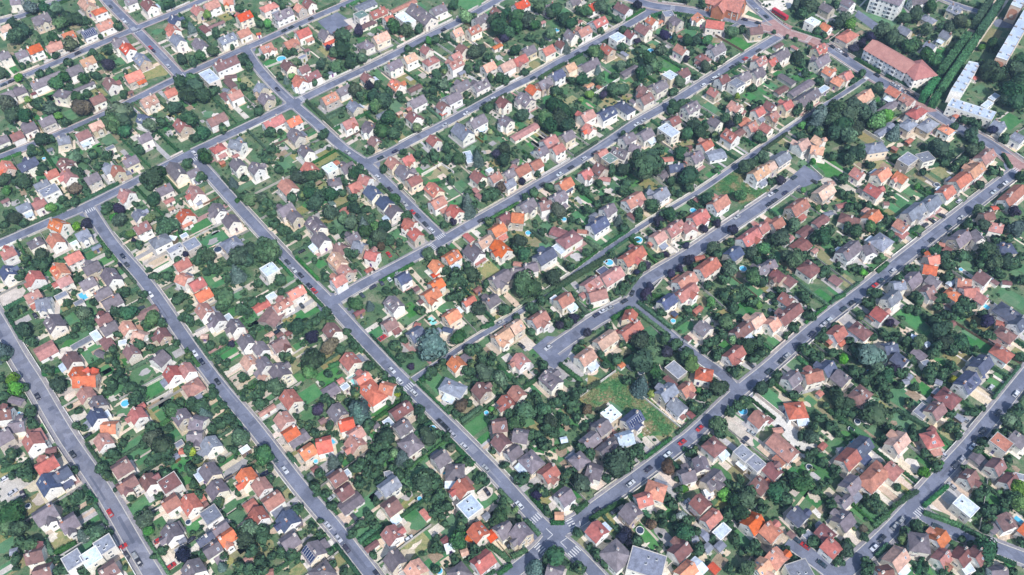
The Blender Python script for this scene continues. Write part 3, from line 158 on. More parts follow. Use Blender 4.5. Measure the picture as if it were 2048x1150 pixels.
(2, 3, '''H 90 170 180 230 mHw12;0 170 90 120 mw8;220 330 340 255 rw10;600 60 730 -10 mw9;680 130 830 60 mw10;530 250 590 210 mHw9;600 270 690 300 mw10;480 300 520 280 rL;390 500 460 470 mw10;340 675 415 675 tLw4;650 740 720 810 rw11;1060 440 1150 470 oHw12;1050 520 1110 500 o;920 580 1010 660 mw12;790 920 880 1010 mHw15;1100 960 1050 1150 gFw22;1300 1020 1430 930 bw9;1320 1090 1450 1000 ow8;1400 1140 1560 1060 lLw8;1560 1060 1620 1130 oLw4;1590 120 1650 90 bHw11;1440 320 1500 300 mw9;1480 380 1610 280 mw9;1510 270 1530 330 m;1500 550 1590 610 bw10;1510 680 1640 600 rw7;1430 620 1490 650 mL;1840 170 1900 210 gFw7;1950 240 2000 280 gFw7;1800 250 1880 290 lFLw4;1960 380 2044 420 bw10;1930 770 2044 680 ow11;1630 840 1720 760 lFLw5;1520 860 1560 830 gLw6;1540 930 1600 890 gLw4;1620 940 1680 890 gLw4;2000 1090 2060 1020 tw9;0 730 70 830 mw12;0 20 60 30 mw10;310 1090 380 1110 mw10;390 70 440 60 lL;450 295 500 290 tL;1560 495 1580 490 lFL;850 20 980 -20 lw10;1450 860 1480 850 gL
T 270 110 70;200 40 50;90 380 70;250 480 60;200 510 50 p;430 350 60;480 330 60;560 420 90;620 150 70;580 120 60;840 260 120;790 210 70;900 290 70;860 320 70;750 370 45;1000 140 60;950 180 60;1020 180 50;900 90 40;1240 290 70 n;1220 520 50;1190 660 50;1210 740 45;1110 750 50 n;520 800 45;910 810 50 p;880 850 50 p;1000 870 60;940 900 40 p;1360 680 50 w;1380 820 80;1340 770 60;1470 820 50;1500 950 60;1690 510 60 l;1730 430 50;1800 450 60;1860 550 90;1790 560 80;1820 650 80;1730 660 60;1940 470 60;1980 540 40;1840 600 60;1780 850 55;1940 900 60;1960 960 60;1900 960 50;1920 1100 80;2010 1140 60;1750 1100 50;650 1010 60;720 1080 50;580 960 40;350 1010 90;280 1020 60;400 1050 60;190 1090 75 c;540 1100 60;1350 460 40;1340 540 30;1380 430 40 l;1290 590 50;1400 720 50;1440 700 30;30 630 30 l;1430 100 30;1500 30 40;1650 10 60;1820 380 35;250 660 40;60 30 70;120 40 50;330 20 50;60 100 40;1440 170 50;880 100 40;1360 380 30;500 600 25;1340 940 30;1290 700 40
T 1690 700 50;1740 740 40;1600 850 40;2000 620 50
G 160 510 275 650;510 640 605 560;420 720 310 720;1250 210 1380 340;220 820 110 700;620 700 900 540;1370 130 1470 190;0 1000 120 940;370 130 460 90;940 500 1100 680
C 60 590 w;1360 90 r;1245 185 w;1090 305 d;950 420 w;675 635 d;820 640 d;1370 415 d;1405 215 w;1865 70 d;1885 40 w;1395 565 w
L 430 190 100 b;760 730 70;1090 830 90 b;560 900 60;1230 640 60 b;1760 350 90;1680 590 60 y;1950 570 50;1850 870 80;1640 1060 60 n;1650 80 60 b;1720 100 60;310 330 60 y;500 500 50;270 560 40 y;350 450 40;690 430 40;1200 30 90 y;1950 100 60;1360 240 50;1190 320 40;1820 230 40;1250 720 60 b;100 440 50;160 840 40
P 1020 800 34 k;1298 925 32
S 1240 390 100;1160 600 60;1000 560 60;1080 110 60;1600 430 70;320 600 40;1560 200 50;1420 260 50;1860 60 70;1240 870 60;1520 1020 40;1700 270 40;120 900 60'''),
(3, 3, '''H 30 20 240 180 rw12;-20 260 20 300 b;0 380 40 400 rL;410 130 470 100 rL;590 230 730 150 rw11;690 140 830 50 dw11;980 110 1120 25 tw10;1300 50 1350 40 rHw11;810 400 960 270 rHw12;960 280 990 320 rw11;620 480 740 400 mw10;600 530 690 490 mw6;560 160 610 150 gLw4;1800 90 1900 40 oFw11;1980 10 2044 60 mw10;1650 240 1700 180 mLw6;1600 370 1650 330 bw8;1540 360 1590 340 bL;1850 320 1900 260 bw9;1880 380 1960 300 bw8;1750 320 1790 300 bL;1990 360 2030 370 gFL;1560 660 1600 560 lFw12;1960 720 2010 800 bw10;1810 760 1830 780 mLw6;2030 760 2060 780 o;200 620 310 690 dw10;570 720 680 640 mw11;430 900 500 960 rw10;440 830 510 870 bw8;430 760 400 740 gLw4;0 690 50 760 ow11;30 960 110 1050 ow12;150 1140 330 1080 gFw10;1190 800 1200 880 mHw12;1000 1040 1110 920 tw11;1390 890 1430 830 ow9;1430 970 1490 910 rw8;1520 1020 1590 940 bw9;1600 1000 1660 960 bw9;890 1130 990 1110 bw9;1800 1120 1900 1110 mw9;1540 1100 1620 1070 lFLw6;170 800 210 840 bLw3;300 860 360 820 gFLw5
T 340 50 70;270 30 50;430 250 50;330 220 50;370 160 40;540 310 50;270 430 90;200 370 60;160 430 50;60 490 80;150 540 70;30 420 50;120 460 60;380 470 50;440 430 40;500 400 30;520 560 50;550 590 50;1260 170 45;1300 220 40;1350 270 55;1240 330 50 l;1030 440 38;800 580 50;870 610 60;850 540 50;780 530 40;760 780 40 n;770 840 40;930 650 30;1130 710 60;1060 790 60;1190 740 40;1100 840 40;1240 760 40;1020 830 40 l;600 950 80;560 1030 60;640 900 50;350 890 60;340 970 40;280 820 40;150 950 45;220 1030 50;90 1000 40;460 1040 50;800 1080 70;780 1130 50;730 1090 50;1740 960 100;1700 890 60;1780 920 60;1720 1050 60;1680 1090 50
T 1270 1010 30;1260 1080 40;1420 1110 50;1690 500 50;1680 540 40;1740 480 40;1850 490 25 l;1780 630 70;1740 640 60;1810 690 60;1740 770 50;1680 670 30;2000 460 80 l;2010 580 70 l;1960 530 60;1890 580 50;1920 480 50;1900 670 30;1600 90 40;1680 150 50;1720 80 50;1560 290 30;1880 20 50;1920 220 40;1150 30 50;930 60 40;1190 60 40;1700 20 30;940 900 40;1960 1120 50;1880 1080 40;2020 960 50;1620 900 40;1550 860 40;250 780 40;370 760 40
T 130 400 40;300 340 40;110 340 30;560 20 40;640 60 30
G 1000 600 1200 470;1250 590 1440 430;1250 640 1550 750;740 370 880 240;850 750 970 660;440 510 560 610;1310 300 1400 240;870 60 990 150;1560 760 1740 850;1870 700 1900 560;870 990 960 900;1200 1130 1240 1000
C 740 320 w;1550 225 w;1500 270 d;1630 120 w;1710 10 d;1470 440 w;1065 715 w;1015 760 w;910 860 d;850 930 w;225 875 d;285 930 r;430 1060 d;1350 775 d;1665 70 d;1395 185 w;530 650 d;1790 830 w;90 940 d
L 300 560 130;380 640 70;450 300 100;540 120 80 b;620 50 60 b;1270 240 70 b;1430 160 50 b;1390 100 40 b;960 540 70 y;1090 430 70 y;820 660 70;1120 1110 60 b;1300 1070 60;1830 570 80;1700 460 80;1640 620 50;1920 1060 60 l
L 1430 20 60 y;730 660 50;280 330 50;860 20 60 n;1320 1010 40;700 730 50;1340 820 30
P 75 305 30;325 295 26 k;1910 680 22;2000 710 32 r;665 95 14;535 650 16
S 260 40 110;320 100 70;860 190 60;1000 200 70;1100 310 80;1180 400 50;930 450 60;1380 560 110;1500 480 90;1430 500 80;1560 420 60;1150 270 60;720 280 60;80 830 80;690 860 50;1350 1060 60;1700 260 50;1000 880 40;1830 440 50;1840 1050 50;510 510 50'''),
]

# ---------------------------------------------------------------- materials
def newmat(name):
    m = bpy.data.materials.new(name); m.use_nodes = True
    return m, m.node_tree, m.node_tree.nodes, m.node_tree.links, m.node_tree.nodes['Principled BSDF']
def coord(n, l, scale, kind='Object', det=3.0, rough=.55, dist=0.0):
    tc = n.new('ShaderNodeTexCoord'); t = n.new('ShaderNodeTexNoise')
    t.inputs['Scale'].default_value = scale; t.inputs['Detail'].default_value = det
    t.inputs['Roughness'].default_value = rough; t.inputs['Distortion'].default_value = dist
    l.new(tc.outputs[kind], t.inputs['Vector']); return t
def ramp(n, l, src, stops):
    r = n.new('ShaderNodeValToRGB'); e = r.color_ramp.elements
    while len(e) < len(stops): e.new(0.5)
    for k, (p, c) in zip(e, stops): k.position = p; k.color = (*c, 1)
    l.new(src, r.inputs[0]); return r
def mixc(n, l, fac, a, b, mode='MIX'):
    m = n.new('ShaderNodeMix'); m.data_type = 'RGBA'; m.blend_type = mode
    for s, v in ((m.inputs[0], fac), (m.inputs[6], a), (m.inputs[7], b)):
        if isinstance(v, (int, float)): s.default_value = v
        elif isinstance(v, tuple): s.default_value = (*v, 1)
        else: l.new(v, s)
    return m.outputs[2]
def hsv_rand(n, l, col, dv=.25, dh=.02, ds=.2):
    oi = n.new('ShaderNodeObjectInfo'); h = n.new('ShaderNodeHueSaturation')
    def mr(lo, hi, mul):
        a = n.new('ShaderNodeMath'); a.operation = 'MULTIPLY'; a.inputs[1].default_value = mul; l.new(oi.outputs['Random'], a.inputs[0])
        f = n.new('ShaderNodeMath'); f.operation = 'FRACT'; l.new(a.outputs[0], f.inputs[0])
        m = n.new('ShaderNodeMapRange'); m.inputs[3].default_value = lo; m.inputs[4].default_value = hi; l.new(f.outputs[0], m.inputs[0]); return m.outputs[0]
    l.new(mr(.5 - dh, .5 + dh, 7.13), h.inputs[0]); l.new(mr(1 - ds, 1 + ds, 13.7), h.inputs[1]); l.new(mr(1 - dv, 1 + dv, 1.0), h.inputs[2])
    l.new(col, h.inputs[4]); return h.outputs[0]
def mottled(name, a, b, scale=1.0, rough=.85, c=None, fine=6.0, rand=None, kind='Object', spec=.3, stain=None):
    m, t, n, l, p = newmat(name)
    x = coord(n, l, scale, kind, 4)
    st = [(.32, a), (.68, b)] if c is None else [(.3, a), (.5, b), (.7, c)]
    col = ramp(n, l, x.outputs[0], st).outputs[0]
    f = coord(n, l, fine, kind, 2)
    g = ramp(n, l, f.outputs[0], [(.3, (.72, .72, .72)), (.7, (1.18, 1.18, 1.18))])
    col = mixc(n, l, 1.0, col, g.outputs[0], 'MULTIPLY')
    if stain:
        s = coord(n, l, stain[1], kind, 5, .65, 1.2)
        k = ramp(n, l, s.outputs[0], [(.54, (0, 0, 0)), (.68, (1, 1, 1))])
        ml = n.new('ShaderNodeMath'); ml.operation = 'MULTIPLY'; ml.inputs[1].default_value = stain[2]; l.new(k.outputs[0], ml.inputs[0])
        col = mixc(n, l, ml.outputs[0], col, stain[0])
    if rand: col = hsv_rand(n, l, col, *rand)
    l.new(col, p.inputs['Base Color']); p.inputs['Roughness'].default_value = rough
    p.inputs['Specular IOR Level'].default_value = spec
    return m
def sc(c, k): return tuple(min(.95, x * k) for x in c)
ROOFC = {'o': (.52, .165, .100), 'r': (.385, .165, .135), 'b': (.205, .102, .096), 'm': (.172, .148, .168), 'g': (.21, .225, .275),
         'd': (.080, .095, .155), 't': (.52, .31, .225), 'l': (.52, .60, .70), 'k': (.13, .19, .17)}
MR = {}
for k, c in ROOFC.items():
    MR[k] = mottled('roof_tiles_' + k, sc(c, .70), sc(c, 1.2), .6, .8, None, 5.0, (.22, .012, .2), 'Object', .25,
                    (sc((.12, .11, .12), 1.0), .35, .45) if k != 'l' else ((.35, .38, .42), .3, .5))
M_WALL = mottled('render_wall', (.74, .71, .65), (.86, .84, .79), .35, .9, None, 3, (.14, .03, .9), 'Object', .2, ((.52, .48, .42), .25, .22))
M_BRICK = mottled('brick_wall', (.36, .15, .09), (.46, .20, .12), .8, .9, None, 5, (.1, .01, .1))
M_CONC = mottled('concrete', (.40, .38, .36), (.56, .53, .49), .5, .9, None, 4, (.25, .02, .5))
M_STONE = mottled('boundary_wall', (.52, .48, .42), (.70, .66, .59), .4, .9, None, 3, (.22, .03, .6), 'Object', .2, ((.18, .17, .15), .4, .6))
M_WOOD = mottled('timber', (.16, .10, .06), (.26, .18, .11), 1.2, .85, None, 6, (.3, .03, .4))
M_GREYWOOD = mottled('grey_fence', (.24, .24, .24), (.36, .35, .33), 1.2, .85, None, 6, (.3, .03, .4))
M_PEACH = mottled('peach_render', (.68, .50, .38), (.76, .58, .46), .3, .9, None, 3)
M_TERRA = mottled('terracotta_paint', (.56, .26, .17), (.62, .30, .20), .5, .9)
M_TEAL = mottled('teal_sheet', (.10, .26, .27), (.15, .34, .35), .8, .6)
def plain(name, c, rough=.5, metal=0.0, rand=None, spec=.5):
    m, t, n, l, p = newmat(name)
    x = coord(n, l, 3.0, 'Object', 3)
    col = ramp(n, l, x.outputs[0], [(.3, sc(c, .88)), (.7, sc(c, 1.08))]).outputs[0]
    if rand: col = hsv_rand(n, l, col, *rand)
    l.new(col, p.inputs['Base Color']); p.inputs['Roughness'].default_value = rough
    p.inputs['Metallic'].default_value = metal; p.inputs['Specular IOR Level'].default_value = spec
    return m
M_GLASS = plain('window_glass', (.05, .06, .08), .15)
M_SHUT = plain('shutter', (.34, .30, .28), .7, 0, (.5, .1, .9))
M_FRAME = plain('white_frame', (.75, .75, .74), .5)
M_DOOR = plain('door_paint', (.22, .15, .12), .6, 0, (.5, .4, .8))
M_PANEL = plain('solar_panel', (.02, .03, .09), .25)
M_RUBBER = plain('rubber', (.02, .02, .022), .8)
M_WATER = plain('pool_water', (.10, .45, .66), .1)
M_TARP = plain('pool_cover', (.03, .05, .09), .5)
M_TURQ = plain('turquoise_sheet', (.25, .62, .58), .5)
M_CARP = {'d': plain('dark_car_paint', (.035, .04, .055), .25, .2, (.5, .1, .9)), 'w': plain('pale_car_paint', (.48, .50, .53), .25, .1, (.4, .05, .5)), 'r': plain('red_car_paint', (.42, .03, .03), .25)}
M_LAMP = plain('headlamp', (.8, .8, .78), .2)
M_BUS = plain('bus_red', (.45, .03, .05), .3)
def island(n, l, col, lo=.55, hi=1.5):
    g = n.new('ShaderNodeNewGeometry'); r = ramp(n, l, g.outputs['Random Per Island'], [(0, (lo, lo, lo)), (1, (hi, hi * .98, hi * .9))])
    return mixc(n, l, 1.0, col, r.outputs[0], 'MULTIPLY')
def foliage(name, a, b, dv=.36, dh=.032):
    m, t, n, l, p = newmat(name)
    x = coord(n, l, 1.3, 'Object', 3, .6)
    col = ramp(n, l, x.outputs[0], [(.3, a), (.7, b)]).outputs[0]
    col = island(n, l, hsv_rand(n, l, col, dv, dh, .3))
    l.new(col, p.inputs['Base Color']); p.inputs['Roughness'].default_value = .75
    p.inputs['Specular IOR Level'].default_value = .15
    return m
M_LEAF = {'': foliage('leaves_dark_green', (.018, .048, .030), (.052, .104, .054)),
          'e': foliage('leaves_mid_green', (.032, .080, .042), (.082, .150, .074)),
          'l': foliage('leaves_light_green', (.07, .17, .05), (.13, .26, .08)),
          'y': foliage('leaves_yellow_green', (.17, .22, .05), (.27, .31, .09)),
          'g': foliage('leaves_grey_green', (.055, .085, .055), (.11, .14, .09)),
          'p': foliage('leaves_purple', (.014, .014, .034), (.034, .030, .066)),
          'n': foliage('leaves_russet', (.07, .06, .045), (.13, .10, .07)),
          'c': foliage('needles_blue_green', (.05, .09, .085), (.11, .16, .155)),
          'w': foliage('leaves_silver', (.20, .23, .24), (.38, .41, .43))}
M_LEAF['k'] = M_LEAF['']
M_HEDGE = foliage('hedge_leaves', (.025, .078, .038), (.058, .135, .06), .35)
M_BUSH = None
def bush_mat():
    m, t, n, l, p = newmat('mixed_shrub_leaves')
    big = coord(n, l, .22, 'Object', 2); f = coord(n, l, 1.4, 'Object', 3)
    c1 = ramp(n, l, big.outputs[0], [(.30, (.022, .055, .038)), (.48, (.046, .100, .052)), (.60, (.030, .068, .042)), (.72, (.13, .185, .075))])
    c2 = ramp(n, l, f.outputs[0], [(.3, (.65, .65, .65)), (.7, (1.3, 1.3, 1.3))])
    l.new(island(n, l, mixc(n, l, 1.0, c1.outputs[0], c2.outputs[0], 'MULTIPLY')), p.inputs['Base Color'])
    p.inputs['Roughness'].default_value = .8; p.inputs['Specular IOR Level'].default_value = .15
    return m
M_BUSH = bush_mat()
M_BARK = mottled('bark', (.06, .045, .035), (.11, .085, .065), 2, .9)
# ground
def ground_mat():
    m, t, n, l, p = newmat('garden_ground')
    a = coord(n, l, .035, 'Object', 6, .62, .6); b = coord(n, l, .16, 'Object', 5, .6, .5); f = coord(n, l, 1.6, 'Object', 4, .7)
    c1 = ramp(n, l, a.outputs[0], [(.30, (.055, .125, .062)), (.45, (.080, .165, .076)), (.56, (.120, .170, .090)), (.68, (.066, .150, .066))])
    c2 = ramp(n, l, b.outputs[0], [(.34, (.036, .080, .046)), (.46, (.080, .150, .074)), (.57, (.15, .175, .105)), (.67, (.32, .27, .21))])
    c = mixc(n, l, .6, c1.outputs[0], c2.outputs[0])
    g = ramp(n, l, f.outputs[0], [(.3, (.6, .6, .6)), (.7, (1.3, 1.3, 1.3))])
    l.new(mixc(n, l, 1.0, c, g.outputs[0], 'MULTIPLY'), p.inputs['Base Color'])
    p.inputs['Roughness'].default_value = .95; p.inputs['Specular IOR Level'].default_value = .1
    return m
M_GROUND = ground_mat()
M_LAWN = mottled('lawn', (.056, .165, .068), (.098, .215, .092), .3, .95, None, 2.5, (.2, .02, .25), 'Object', .1)
M_LAWNB = mottled('bright_lawn', (.052, .178, .066), (.095, .225, .090), .25, .95, None, 2.5, (.15, .015, .15), 'Object', .1)
M_DRY = mottled('dry_grass', (.17, .20, .085), (.28, .25, .13), .3, .95, (.15, .20, .08), 2.0, (.15, .02, .2), 'Object', .1)
M_SOIL = mottled('bare_soil', (.24, .18, .12), (.34, .26, .19), .4, .95, None, 2.0)
M_MEADOW = mottled('meadow_grass', (.045, .17, .06), (.12, .21, .085), .13, .95, (.28, .25, .14), 1.6, None, 'Object', .1, ((.05, .15, .06), .5, .6))
M_PATIO = mottled('pale_gravel', (.50, .43, .35), (.64, .56, .47), .35, .95, None, 2.5, (.2, .02, .5), 'Object', .2, ((.30, .27, .24), .3, .5))
M_GREYPAVE = mottled('grey_paving', (.33, .32, .33), (.45, .43, .42), .35, .95, None, 2.5, (.2, .03, .4), 'Object', .2, ((.25, .22, .2), .3, .5))
M_PINKPAVE = mottled('red_brick_paving', (.30, .17, .16), (.40, .25, .23), .4, .95, None, 3)
def road_mat(name, a, b, patch):
    m, t, n, l, p = newmat(name)
    x = coord(n, l, .12, 'Object', 4, .6); f = coord(n, l, 2.2, 'Object', 3)
    c = ramp(n, l, x.outputs[0], [(.35, a), (.65, b)]).outputs[0]
    v = n.new('ShaderNodeTexVoronoi'); v.inputs['Scale'].default_value = .30; v.feature = 'F1'; v.distance = 'CHEBYCHEV'
    tc = n.new('ShaderNodeTexCoord'); mp = n.new('ShaderNodeMapping'); mp.inputs['Rotation'].default_value = (0, 0, R(-GU)); l.new(tc.outputs['Object'], mp.inputs[0]); l.new(mp.outputs[0], v.inputs['Vector'])
    k = ramp(n, l, v.outputs['Color'], [(.35, (.86, .86, .86)), (.75, (1.12, 1.12, 1.12))])
    c = mixc(n, l, patch, c, mixc(n, l, 1.0, c, k.outputs[0], 'MULTIPLY'))
    g = ramp(n, l, f.outputs[0], [(.3, (.86, .86, .86)), (.7, (1.1, 1.1, 1.1))])
    c = mixc(n, l, 1.0, c, g.outputs[0], 'MULTIPLY')
    l.new(c, p.inputs['Base Color']); p.inputs['Roughness'].default_value = .9; p.inputs['Specular IOR Level'].default_value = .25
    return m
M_ROAD = road_mat('asphalt', (.125, .140, .195), (.180, .195, .255), .8)
M_ROAD2 = road_mat('patched_asphalt', (.145, .155, .205), (.225, .23, .275), 1.0)
M_PAVE = mottled('pavement', (.21, .205, .235), (.28, .265, .28), .25, .95, None, 2.5, None, 'Object', .2, ((.38, .33, .27), .12, .6))
M_PAVER = mottled('reddish_pavement', (.23, .18, .19), (.33, .26, .25), .25, .95, None, 2.5, None, 'Object', .2, ((.38, .33, .27), .12, .6))
M_KERB = mottled('kerb_stone', (.44, .42, .38), (.56, .53, .48), .5, .9)
M_PAINT = mottled('road_paint', (.50, .50, .51), (.66, .66, .66), 1.0, .8)

# ---------------------------------------------------------------- mesh helpers
def mesh_obj(name, verts, faces, mats, parent=None, fm=None, loc=None, smooth=False):
    me = bpy.data.meshes.new(name); me.from_pydata([tuple(map(float, v)) for v in verts], [], faces)
    for m in (mats if isinstance(mats, (list, tuple)) else [mats]): me.materials.append(m)
    if fm: me.polygons.foreach_set('material_index', fm)
    if smooth: me.polygons.foreach_set('use_smooth', [True] * len(me.polygons))
    me.update()
    return link(name, me, parent, loc)
def link(name, me, parent=None, loc=None, rz=0.0):
    o = bpy.data.objects.new(name, me); COL.objects.link(o)
    if parent: o.parent = parent
    if loc: o.location = loc
    if rz: o.rotation_euler = (0, 0, rz)
    return o
def np_mesh(name, v, q, mats, fm=None):
    me = bpy.data.meshes.new(name); nq, k = q.shape
    me.vertices.add(len(v)); me.vertices.foreach_set('co', np.ascontiguousarray(v, np.float32).ravel())
    me.loops.add(nq * k); me.loops.foreach_set('vertex_index', np.ascontiguousarray(q, np.int32).ravel())
    me.polygons.add(nq); me.polygons.foreach_set('loop_start', np.arange(0, nq * k, k, dtype=np.int32))
    me.polygons.foreach_set('loop_total', np.full(nq, k, np.int32))
    for m in mats: me.materials.append(m)
    if fm is not None: me.polygons.foreach_set('material_index', np.asarray(fm, np.int32))
    me.update(calc_edges=True); return me
def empty(name, loc, rz=0.0):
    o = bpy.data.objects.new(name, None); COL.objects.link(o); o.location = loc; o.rotation_euler = (0, 0, rz); o.empty_display_size = .5
    return o
def tag(o, label=None, cat=None, group=None, kind=None):
    if label: o['label'] = label
    if cat: o['category'] = cat
    if group: o['group'] = group
    if kind: o['kind'] = kind
    return o
class MB:
    def __init__(s): s.v, s.f, s.m = [], [], []
    def poly(s, pts, m=0):
        i = len(s.v); s.v += [tuple(p) for p in pts]; s.f.append(tuple(range(i, i + len(pts)))); s.m.append(m); return s
    def box(s, x0, x1, y0, y1, z0, z1, m=0, bottom=True):
        i = len(s.v); s.v += [(x0, y0, z0), (x1, y0, z0), (x1, y1, z0), (x0, y1, z0), (x0, y0, z1), (x1, y0, z1), (x1, y1, z1), (x0, y1, z1)]
        fs = [(4, 5, 6, 7), (0, 1, 5, 4), (1, 2, 6, 5), (2, 3, 7, 6), (3, 0, 4, 7)] + ([(3, 2, 1, 0)] if bottom else [])
        s.f += [tuple(i + k for k in f) for f in fs]; s.m += [m] * len(fs); return s
    def slab(s, pts, t, m=0):
        """quad or triangle given by its upper points, thickened downwards"""
        n = len(pts); i = len(s.v); s.v += [tuple(p) for p in pts] + [(p[0], p[1], p[2] - t) for p in pts]
        s.f.append(tuple(range(i, i + n))); s.f.append(tuple(range(i + 2 * n - 1, i + n - 1, -1)))
        for k in range(n): a, b = k, (k + 1) % n; s.f.append((i + a, i + n + a, i + n + b, i + b))
        s.m += [m] * (n + 2); return s
    def cyl(s, x, y, z0, z1, r0, r1=None, n=12, m=0, axis='z'):
        r1 = r0 if r1 is None else r1; i = len(s.v)
        for z, r in ((z0, r0), (z1, r1)):
            for k in range(n):
                a = 2 * math.pi * k / n; c, d = r * math.cos(a), r * math.sin(a)
                s.v.append((x + c, y + d, z) if axis == 'z' else (x + c, z, y + d))
        s.f += [(i + k, i + (k + 1) % n, i + n + (k + 1) % n, i + n + k) for k in range(n)] + [tuple(range(i + n - 1, i - 1, -1)), tuple(range(i + n, i + 2 * n))]
        s.m += [m] * (n + 2); return s
    def obj(s, name, mats, parent=None, loc=None, smooth=False):
        return mesh_obj(name, s.v, s.f, mats, parent, s.m, loc, smooth)
    def mesh(s, name, mats):
        me = bpy.data.meshes.new(name); me.from_pydata(s.v, [], s.f)
        for m in mats: me.materials.append(m)
        me.polygons.foreach_set('material_index', s.m); me.update(); return me
def ordn(k):
    W = 'first second third fourth fifth sixth seventh eighth ninth tenth eleventh twelfth'.split()
    return W[k] if k < 12 else '%d%s' % (k + 1, 'th' if 10 <= (k + 1) % 100 <= 20 else {1: 'st', 2: 'nd', 3: 'rd'}.get((k + 1) % 10, 'th'))

# ---------------------------------------------------------------- ground and streets
mesh_obj('ground', [(-900, -200, 0), (900, -200, 0), (900, 1500, 0), (-900, 1500, 0)], [(0, 1, 2, 3)], M_GROUND)['kind'] = 'structure'
V, U, X = 'V', 'U', 'X'
STREETS = [ # key, words for labels, family, carriageway width, pavement width, photo pixels
 ('S0', 'leftmost street', V, 5.6, 1.8, [(-40, 585), (5, 659), (37, 716), (74, 774), (130, 869), (205, 980), (275, 1100), (330, 1190)]),
 ('S1', 'second street from left', V, 5.0, 1.15, [(176, 414), (225, 488), (296, 571), (386, 701), (446, 780), (512, 859), (595, 967), (667, 1052), (730, 1132), (770, 1185)]),
 ('S2', 'long central street', V, 5.0, 1.15, [(380, 306), (431, 362), (508, 448), (595, 541), (655, 601), (720, 672), (812, 768), (913, 868), (988, 945), (1057, 1022), (1099, 1064), (1144, 1100), (1184, 1140), (1230, 1190)]),
 ('S3', 'steep car-lined street', V, 4.8, 1.1, [(490, 96), (512, 130), (545, 168), (587, 208), (632, 247), (687, 297), (737, 332), (785, 378), (832, 425), (886, 478)]),
 ('S4', 'top-left cross street', V, 5.0, 1.6, [(200, -20), (213, 0), (250, 38), (270, 58), (313, 102), (363, 155)]),
 ('A0', 'top-left corner street', U, 4.5, 1.2, [(-30, 52), (0, 43), (45, 31), (125, 0), (170, -20)]),
 ('A1', 'first top-left street', U, 4.8, 1.2, [(-40, 190), (0, 173), (95, 133), (160, 105), (270, 58), (363, 20), (425, -8)]),
 ('A2', 'second top-left street', U, 4.8, 1.2, [(-40, 332), (0, 315), (75, 286), (175, 244), (258, 205), (361, 154), (490, 97), (512, 88), (622, 38), (707, 1), (740, -15)]),
 ('A3', 'long upper street', U, 5.0, 1.2, [(-40, 505), (0, 488), (100, 444), (175, 412), (276, 361), (376, 309), (426, 285), (512, 244), (587, 207), (662, 170), (762, 123), (863, 70), (938, 33), (1010, -8)]),
 ('A4', 'church street', U, 4.8, 1.1, [(733, 326), (787, 302), (825, 281), (888, 249), (950, 215), (1024, 174), (1070, 152), (1124, 121), (1184, 90), (1244, 57), (1300, 24)]),
 ('A5', 'brick-plaza street', U, 5.0, 1.2, [(676, 598), (720, 572), (795, 532), (875, 488), (938, 451), (1024, 402), (1087, 364), (1142, 332), (1212, 287), (1274, 245), (1350, 202), (1425, 155), (1500, 108), (1570, 66)]),
 ('LN', 'narrow walled lane', U, 2.6, .5, [(826, 760), (838, 752), (888, 719), (938, 686), (1024, 634), (1112, 576), (1199, 510), (1300, 443), (1400, 382), (1475, 330), (1535, 288), (1616, 232), (1676, 194), (1731, 158)]),
 ('CD', 'cul-de-sac', U, 6.0, 1.3, [(1106, 700), (1137, 678), (1199, 636), (1264, 603), (1287, 566), (1375, 511), (1450, 460), (1536, 403), (1590, 364)]),
 ('CS', 'hedged cul-de-sac side street', V, 4.6, 1.0, [(1266, 600), (1337, 668), (1400, 718), (1440, 746), (1475, 782)]),
 ('A7', 'long right-hand street', U, 5.2, 1.4, [(1105, 1066), (1150, 1046), (1199, 1010), (1274, 955), (1350, 897), (1390, 866), (1475, 786), (1536, 736), (1636, 650), (1736, 574), (1811, 514), (1912, 436), (1987, 378), (2035, 342)]),
 ('A8', 'lower-right street', U, 5.2, 1.5, [(1640, 1180), (1686, 1147), (1761, 1080), (1824, 1014), (1887, 945), (1942, 885), (1999, 817), (2048, 756), (2090, 705)]),
 ('B8', 'lower-right side street', V, 5.0, 1.6, [(1826, 1014), (1860, 1040), (1912, 1064), (1987, 1094), (2048, 1117), (2100, 1138)]),
 ('E8', 'bottom-right dead end', V, 6.0, .6, [(1660, 1142), (1620, 1112), (1574, 1078)]),
 ('C9', 'bottom corner street', U, 5.0, 1.5, [(1103, 1072), (1080, 1100), (1024, 1146), (970, 1185)]),
 ('MR', 'apartment-block main road', X, 6.6, 2.0, [(1200, -22), (1262, -2), (1307, 12), (1375, 21), (1462, 39), (1530, 56), (1574, 66), (1649, 92), (1736, 148), (1811, 190), (1850, 214), (1899, 246), (1974, 285), (2030, 325), (2070, 352)]),
 ('CH', 'road beside the church', X, 5.0, 1.5, [(1480, -20), (1505, 8), (1545, 44), (1574, 64)]),
 ('TR', 'road at top right', X, 4.5, 1.2, [(1860, -12), (1900, 6), (1956, 24)]),
]
def resample(pts, step=1.0):
    # smooth (Catmull-Rom) then equal steps
    p = np.array(pts); out = []
    q = np.vstack([2 * p[0] - p[1], p, 2 * p[-1] - p[-2]])
    for i in range(1, len(q) - 2):
        a, b, c, d = q[i - 1:i + 3]; n = max(2, int(np.linalg.norm(c - b) / .5))
        for t in np.linspace(0, 1, n, endpoint=False):
            out.append(.5 * (2 * b + (c - a) * t + (2 * a - 5 * b + 4 * c - d) * t * t + (3 * b - a - 3 * c + d) * t ** 3))
    out.append(q[-2]); out = np.array(out)
    s = np.r_[0, np.cumsum(np.linalg.norm(np.diff(out, axis=0), axis=1))]
    k = np.arange(0, s[-1], step)
    return np.c_[np.interp(k, s, out[:, 0]), np.interp(k, s, out[:, 1])]
class Street: pass
ST = []
